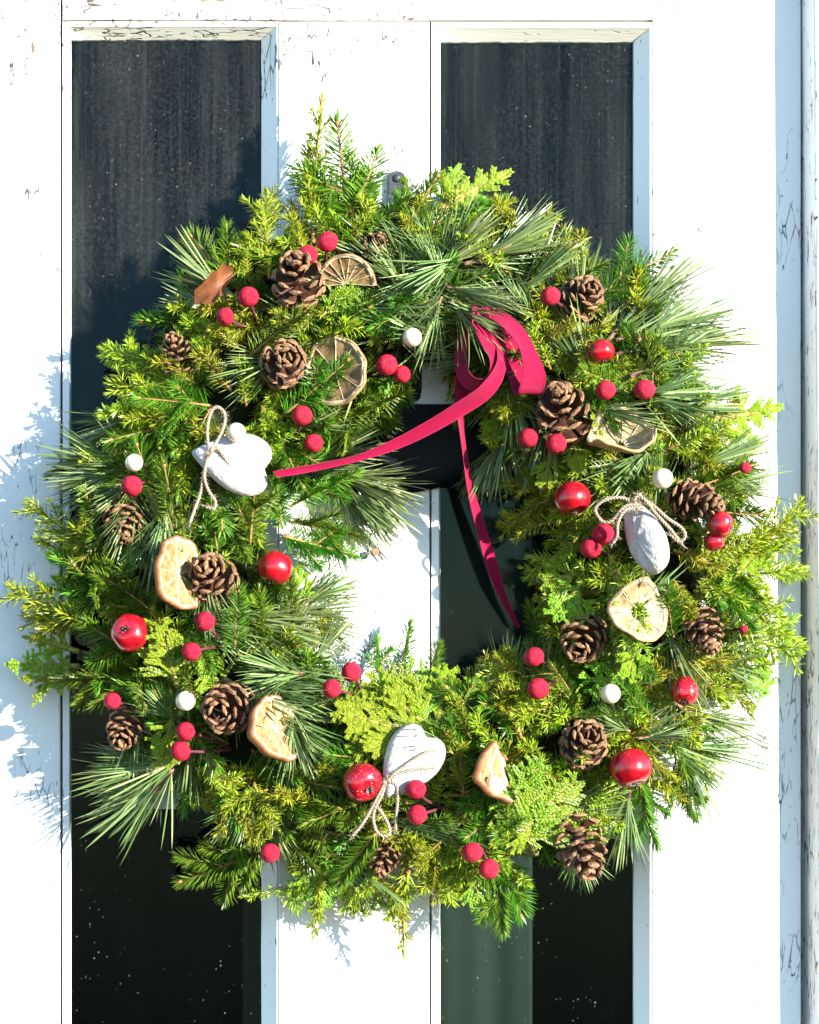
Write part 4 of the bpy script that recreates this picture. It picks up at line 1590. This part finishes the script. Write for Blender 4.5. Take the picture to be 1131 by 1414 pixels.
# ------------------------------------------------------------------ sprigs that make the outline, placed one by one
#  kind, root px, tip px, lift of root and tip over the bunch (mm)
HERO = [
    # top
    ('spike', 432, 335, 436, 138, -10, 4), ('fir', 500, 345, 446, 180, -10, 6), ('fir', 470, 350, 430, 212, -12, 2), ('fir', 525, 345, 478, 222, -12, 4), ('juniper', 450, 340, 440, 235, -10, 2), ('juniper', 490, 340, 500, 275, -8, 6), ('juniper', 420, 345, 395, 300, -8, 4), ('fir', 520, 345, 500, 235, -14, 2), ('juniper', 470, 350, 470, 270, -10, 4),
    ('juniper', 430, 350, 410, 275, -14, 2), ('spruce', 545, 355, 590, 238, -10, 8), ('spruce', 600, 360, 560, 268, -14, 4),
    ('juniper', 372, 385, 362, 258, -10, 6), ('juniper', 345, 390, 335, 330, -12, 0), ('fir', 330, 400, 262, 322, -12, 2), ('pine', 340, 420, 215, 372, -8, 6), ('pine', 330, 440, 212, 418, -12, 0),
    ('spruce', 320, 400, 310, 310, -14, -4), ('frond', 600, 295, 696, 228, -6, 4), ('frond', 605, 290, 628, 225, -6, 2), ('frond', 610, 310, 660, 290, -8, 0), ('juniper', 660, 360, 690, 272, -10, 4), ('juniper', 690, 360, 760, 300, -10, 4),
    ('juniper', 730, 390, 790, 345, -10, 0), ('pine', 590, 385, 690, 290, 0, 8), ('pine', 640, 365, 790, 335, -4, 10), ('pine', 615, 395, 735, 430, 4, 16), ('pine', 650, 350, 520, 410, -4, 10),
    ('pine', 610, 410, 575, 500, 2, 10), ('pine', 622, 415, 700, 485, 8, 26), ('pine', 560, 400, 500, 330, -6, 8), ('pine', 620, 400, 560, 310, -4, 6),
    ('spruce', 590, 415, 512, 452, 2, 8), ('spruce', 640, 470, 575, 425, -6, 4), ('juniper', 560, 330, 590, 275, -8, 2), ('fir', 455, 440, 520, 410, -6, 2),
    # upper right
    ('fir', 800, 425, 915, 342, -8, 4), ('spruce', 770, 400, 830, 360, -10, 0), ('pine', 840, 470, 945, 335, -8, 6), ('pine', 850, 470, 1015, 405, -6, 4), ('pine', 850, 490, 1030, 440, -6, 6),
    ('pine', 850, 500, 1000, 500, -8, 2), ('pine', 830, 450, 900, 350, -10, 0), ('pine', 870, 520, 985, 470, -4, 8), ('pine', 880, 545, 1000, 545, -2, 8), ('pine', 880, 470, 960, 420, -2, 6),
    ('pine', 905, 560, 1035, 575, -8, 0), ('frond', 970, 580, 1080, 572, -12, 2), ('frond', 990, 585, 1055, 605, -12, 0), ('juniper', 790, 470, 840, 440, -2, 6), ('juniper', 740, 470, 790, 440, -2, 6), ('juniper', 760, 510, 740, 450, -2, 6), ('juniper', 810, 470, 800, 530, 0, 6),
    ('pine', 800, 560, 930, 590, -2, 8),
    # right
    ('juniper', 920, 620, 1005, 590, -4, 4), ('pine', 950, 650, 1060, 610, -8, 2), ('pine', 960, 670, 1080, 690, -8, 2), ('spruce', 930, 680, 1040, 655, -6, 4), ('spruce', 960, 700, 1050, 720, -8, 0),
    ('juniper', 990, 770, 1085, 735, -8, 4), ('juniper', 1010, 800, 1118, 780, -8, 4), ('juniper', 1000, 830, 1112, 880, -8, 4), ('juniper', 990, 860, 1090, 915, -8, 2), ('thuja', 1010, 800, 1070, 740, -6, 4), ('juniper', 1010, 780, 1110, 715, -10, 0),
    ('juniper', 980, 810, 1075, 830, -2, 6), ('pine', 960, 900, 1070, 940, -10, 0), ('thuja', 1010, 900, 1060, 945, -10, 0), ('juniper', 950, 930, 1040, 965, -8, 2), ('pine', 930, 970, 1045, 1045, -10, 2), ('pine', 920, 1000, 1010, 1110, -10, 2),
    ('pine', 900, 1020, 1040, 1075, -8, 0), ('juniper', 930, 990, 970, 1080, -4, 4), ('juniper', 930, 920, 1010, 900, 0, 6), ('juniper', 930, 760, 1000, 780, -2, 4), ('thuja', 960, 790, 1000, 730, -6, 2),
    # lower right
    ('spruce', 880, 1075, 898, 1172, -10, 4), ('spruce', 930, 1060, 960, 1130, -10, 0), ('pine', 870, 1090, 850, 1200, -12, 0), ('pine', 790, 1150, 815, 1228, -12, 0), ('pine', 830, 1110, 775, 1215, -14, -6), ('juniper', 900, 1040, 935, 1110, -4, 4),
    ('thuja', 700, 1170, 790, 1080, 0, 6), ('thuja', 690, 1110, 745, 1060, 0, 6), ('thuja', 740, 1180, 710, 1100, 0, 6), ('thuja', 770, 1170, 830, 1130, -4, 4), ('spruce', 700, 1180, 700, 1110, 2, 8), ('thuja', 760, 1130, 690, 1150, -2, 4),
    # bottom
    ('spruce', 690, 1190, 682, 1288, -10, 2), ('spruce', 700, 1190, 728, 1262, -10, 0), ('juniper', 640, 1180, 625, 1245, -8, 2), ('juniper', 600, 1190, 600, 1245, -8, 2), ('spike', 560, 1190, 548, 1318, -10, 4), ('juniper', 565, 1200, 552, 1270, -8, 2), ('thuja', 650, 1200, 665, 1250, -10, 0),
    ('juniper', 520, 1190, 500, 1235, -8, 2), ('thuja', 445, 1160, 442, 1250, -4, 4), ('spike', 440, 1190, 440, 1298, -10, 2), ('frond', 450, 1190, 440, 1270, -8, 4), ('thuja', 510, 1200, 500, 1255, -12, 0), ('juniper', 420, 1190, 410, 1255, -10, 2), ('juniper', 470, 1200, 475, 1255, -12, 2),
    ('spruce', 385, 1160, 255, 1232, -8, 4), ('spike', 440, 1220, 333, 1240, -10, 2), ('spruce', 390, 1150, 320, 1180, -12, -2), ('spruce', 520, 1100, 420, 1140, 2, 10), ('spruce', 520, 1150, 462, 1215, -2, 6), ('juniper', 620, 1150, 660, 1215, -2, 4),
    ('juniper', 640, 1100, 640, 1030, 0, 6), ('juniper', 610, 1160, 570, 1200, -2, 6), ('juniper', 700, 1050, 660, 985, 0, 6), ('juniper', 720, 1020, 700, 950, 0, 6), ('juniper', 650, 1020, 620, 965, -2, 4),
    # lower left
    ('pine', 250, 1050, 122, 1108, -4, 2), ('pine', 238, 1062, 160, 1182, -6, 2), ('pine', 270, 1045, 110, 1038, -6, 0), ('pine', 240, 1062, 150, 1135, -6, 0), ('pine', 345, 1095, 290, 1165, -10, 0), ('pine', 350, 1100, 320, 1175, -10, 0), ('juniper', 310, 1080, 300, 1150, -4, 4),
    ('juniper', 270, 1060, 330, 1090, 0, 6), ('juniper', 350, 1080, 380, 1150, -2, 6), ('juniper', 330, 1110, 360, 1160, -2, 4), ('juniper', 370, 1090, 310, 1120, -2, 6), ('pine', 400, 990, 430, 1080, 2, 8), ('pine', 405, 980, 395, 1075, 2, 8), ('pine', 250, 1000, 195, 950, -2, 6),
    ('pine', 410, 930, 320, 905, 2, 10), ('pine', 420, 930, 330, 945, 0, 6), ('spruce', 410, 880, 395, 800, -2, 6),
    # left
    ('spruce', 230, 945, 85, 918, -8, 4), ('spruce', 230, 920, 110, 870, -8, 2), ('spruce', 225, 855, 135, 780, -4, 8), ('juniper', 140, 870, 15, 820, -8, 4), ('juniper', 150, 840, 60, 800, -8, 2), ('frond', 110, 900, 35, 875, -10, 2), ('frond', 110, 920, 10, 915, -10, 2), ('frond', 120, 930, 30, 935, -10, 2),
    ('frond', 95, 905, 42, 968, -10, 2), ('juniper', 120, 870, 30, 860, -8, 2), ('spruce', 170, 820, 80, 760, -10, 0), ('juniper', 150, 760, 35, 708, -8, 4), ('juniper', 140, 770, 55, 755, -10, 0), ('juniper', 150, 735, 90, 780, -10, 0), ('thuja', 245, 950, 225, 870, 2, 10), ('thuja', 250, 950, 210, 900, 0, 6), ('thuja', 240, 980, 225, 1050, 0, 6),
    ('pine', 190, 650, 70, 590, -8, 2), ('pine', 175, 655, 62, 660, -8, 2), ('pine', 180, 640, 95, 690, -8, 2), ('pine', 190, 660, 120, 720, -6, 4), ('pine', 190, 680, 150, 780, -4, 6), ('spruce', 240, 740, 235, 640, 0, 8), ('spruce', 215, 700, 195, 610, -2, 6), ('pine', 230, 690, 215, 790, 0, 6),
    # upper left
    ('juniper', 250, 540, 150, 468, -6, 6), ('juniper', 240, 560, 155, 515, -8, 2), ('fir', 290, 560, 190, 548, 0, 8), ('juniper', 270, 530, 215, 500, -4, 6), ('juniper', 300, 480, 260, 430, -4, 6), ('juniper', 280, 580, 170, 570, -6, 2), ('spruce', 240, 590, 150, 600, -8, 2),
    ('juniper', 320, 540, 270, 490, 0, 6), ('juniper', 330, 480, 290, 455, 0, 8), ('juniper', 340, 560, 330, 500, 0, 6), ('spruce', 345, 492, 418, 424, 2, 10), ('juniper', 330, 600, 270, 590, -2, 6), ('juniper', 360, 560, 390, 590, 0, 6), ('thuja', 440, 440, 485, 400, 0, 6),
    ('spruce', 390, 575, 484, 498, 2, 8), ('spruce', 460, 585, 562, 540, -4, 0), ('spruce', 440, 600, 540, 570, -10, -6), ('pine', 430, 640, 530, 588, -2, 4), ('pine', 420, 650, 500, 620, -4, 2), ('pine', 400, 600, 480, 560, -2, 4),
    # inner left
    ('spruce', 345, 752, 352, 655, 4, 12), ('spruce', 390, 730, 380, 660, 2, 8), ('spruce', 400, 700, 492, 650, -4, 6), ('spruce', 400, 720, 500, 740, -6, 0), ('spruce', 390, 740, 488, 768, -8, 0), ('pine', 470, 655, 580, 740, -8, -4), ('pine', 480, 650, 585, 700, -8, -2), ('pine', 460, 660, 545, 760, -10, -6), ('pine', 455, 650, 560, 690, -6, 0),
    ('spruce', 325, 905, 322, 815, 4, 12), ('spruce', 365, 890, 362, 815, 2, 8), ('pine', 410, 835, 500, 790, -8, -4), ('pine', 405, 845, 500, 830, -8, -4), ('pine', 420, 860, 500, 870, -8, -4), ('thuja', 410, 850, 410, 790, -4, 4), ('juniper', 430, 900, 460, 850, -6, 2), ('pine', 430, 920, 480, 850, -8, -2), ('spruce', 300, 760, 290, 690, 2, 8),
    # inner bottom
    ('spruce', 555, 940, 560, 862, -12, -6), ('spruce', 530, 945, 520, 880, -12, -6), ('spruce', 590, 950, 600, 890, -12, -8), ('thuja', 600, 1010, 520, 940, 0, 6), ('thuja', 590, 1010, 570, 920, 0, 6), ('thuja', 590, 1020, 470, 985, 2, 8), ('thuja', 600, 1010, 620, 930, -2, 4), ('thuja', 570, 1040, 490, 1020, 0, 6), ('thuja', 580, 990, 545, 925, -2, 6),
    ('spruce', 530, 1050, 450, 1040, 0, 6), ('juniper', 720, 930, 665, 905, -4, 4), ('juniper', 720, 960, 665, 930, -6, 2), ('juniper', 690, 960, 640, 940, -8, 0), ('pine', 640, 960, 700, 920, -14, -8), ('spruce', 640, 980, 620, 935, -8, 0),
    # inner right
    ('pine', 690, 600, 660, 700, -14, -12), ('pine', 700, 590, 680, 690, -12, -8), ('thuja', 690, 560, 680, 610, -8, -2), ('juniper', 740, 560, 690, 570, -4, 4), ('juniper', 720, 530, 700, 580, -2, 6), ('juniper', 760, 660, 695, 680, -8, 2), ('juniper', 770, 720, 690, 735, -8, 2),
    ('juniper', 760, 690, 700, 710, -6, 4), ('juniper', 780, 760, 720, 790, -6, 4), ('thuja', 810, 790, 755, 800, 2, 8), ('thuja', 810, 800, 765, 845, 0, 6), ('thuja', 800, 810, 800, 860, 0, 4), ('thuja', 760, 620, 755, 665, 0, 4), ('thuja', 790, 600, 800, 650, 0, 4), ('juniper', 800, 740, 760, 780, 0, 6),
    ('juniper', 850, 790, 890, 900, 8, 16), ('spruce', 930, 880, 915, 810, 2, 8), ('spruce', 790, 960, 765, 915, 2, 8), ('spruce', 860, 900, 900, 940, 2, 8), ('thuja', 880, 880, 870, 930, 2, 8), ('spruce', 840, 650, 880, 680, 0, 6), ('spruce', 800, 500, 850, 590, -2, 4), ('spruce', 820, 820, 800, 770, 0, 6),
    ('spruce', 790, 990, 850, 990, 0, 6), ('spruce', 900, 990, 850, 940, 2, 8), ('juniper', 860, 700, 830, 660, -2, 4), ('juniper', 930, 800, 960, 850, 0, 6), ('pine', 870, 1010, 820, 990, 4, 10), ('pine', 880, 1020, 960, 1010, 4, 10), ('juniper', 760, 1080, 720, 1030, 0, 6),
    ('spruce', 770, 930, 735, 930, -6, 0),
]
for (kind, rx, ry, tx, ty, lr, lt) in HERO:
    dr = max(.010, surf(rx, ry) + (lr - 6) * .001)
    dt = max(.010, surf(tx, ty) + (lt - 2) * .001)
    a, b = D(rx, ry, dr), D(tx, ty, dt)
    b = a + (b - a) * (1.0 if kind == 'pine' else 1.04)
    m_ = (a + b) * .5 - C0
    rad = math.hypot(m_.x, m_.z)
    e = Vector((m_.x / rad, 0, m_.z / rad))
    sp_ = .10 if kind in ('fir', 'frond') else .22
    nrm = Vector((0, -1, 0)) + e * ((rad - RM) / TA * .35) + Vector((rnd.gauss(0, sp_), 0, rnd.gauss(0, sp_)))
    add_sprig(kind, a, b, nrm)

# ------------------------------------------------------------------ filler sprigs all round the ring
ZONES = [  # from angle (deg, counter-clockwise from right), weights spruce fir juniper pine thuja
    (-60, 45, (.18, .03, .58, .12, .09)),
    (45, 75, (.20, .05, .35, .35, .05)),
    (75, 110, (.40, .10, .22, .22, .06)),
    (110, 165, (.38, .07, .42, .08, .05)),
    (165, 235, (.52, .04, .18, .16, .10)),
    (235, 300, (.32, .02, .46, .08, .12)),
]
KINDS = ('spruce', 'fir', 'juniper', 'pine', 'thuja')
LENS = {'spruce': (.045, .075), 'fir': (.045, .07), 'juniper': (.034, .060), 'pine': (.055, .08), 'thuja': (.030, .052)}
WID = {'spruce': 15, 'fir': 16, 'juniper': 11, 'pine': 12, 'thuja': 12}


def zone(deg):
    d = deg
    while d >= 300: d -= 360
    for a, b, w in ZONES:
        if a <= d < b: return w
    return ZONES[0][2]


def clear(pts, wid):
    for p in pts:
        x, y = to_px(p)
        d = -p.y
        for (ox, oy, r, od) in ORN:
            if d > od - .012 and (x - ox) ** 2 + (y - oy) ** 2 < (r + wid) ** 2:
                return False
    return True


def filler(count, phi_lo, phi_hi, k0, k1, lean, check=True):
    made = 0
    for i in range(count):
        for attempt in range(10):
            th = 2 * math.pi * (i + rnd.random()) / count if attempt < 6 else rnd.random() * 2 * math.pi
            kind = rnd.choices(KINDS, zone(math.degrees(th)))[0]
            ph = R(rnd.uniform(phi_lo, phi_hi))
            L = rnd.uniform(*LENS[kind])

            def pt(th, ph, k):
                r = RM + TA * k * math.cos(ph)
                y = -(TD + TB * k * math.sin(ph))
                return Vector((C0.x + r * math.cos(th), min(y, -.008), C0.z + r * math.sin(th)))
            tang = rnd.choice([-1, 1, 1]) * rnd.uniform(.3, 1.0) * lean
            root = pt(th, ph, k0)
            tgt = pt(th + tang * L / RM, ph + rnd.gauss(0, .35), k1 * rnd.uniform(.92, 1.05))
            dirv = tgt - root
            dirv.normalize()
            tip = root + dirv * L
            if tip.y > -.006: tip.y = -.006
            # keep tips inside the bunch
            q = tip - C0
            rho = (math.hypot(q.x, q.z) - RM) / TA
            de = (-tip.y - TD) / TB
            if math.hypot(rho, max(0, de)) > 1.22: continue
            if rho < -1.02: continue
            pts = [root.lerp(tip, s) for s in (.35, .6, .8, 1.0)]
            if check and not clear(pts, WID[kind] * .55): continue
            if not check and any((to_px(p)[0] - 593) ** 2 + (to_px(p)[1] - 546) ** 2 < 40 ** 2 for p in pts): continue
            nrm = Vector((math.cos(th) * math.cos(ph), -max(.15, math.sin(ph)), math.sin(th) * math.cos(ph))) + Vector((rnd.gauss(0, .25), rnd.gauss(0, .15), rnd.gauss(0, .25)))
            add_sprig(kind, root, tip, nrm)
            made += 1
            break
    return made


f1 = filler(210, -10, 190, .28, .78, 1.0, False)
f2 = filler(190, 20, 160, .50, 1.0, 1.0)
f3 = filler(60, -5, 30, .55, 1.08, .8)
f4 = filler(50, 150, 185, .50, 1.0, 1.0)
print('filler', f1, f2, f3, f4, 'hero', len(HERO), 'objects', len(bpy.data.objects))
cnt = {}
for o in wreath.children: cnt[o.name.split('.')[0]] = cnt.get(o.name.split('.')[0], 0) + 1
print(cnt)
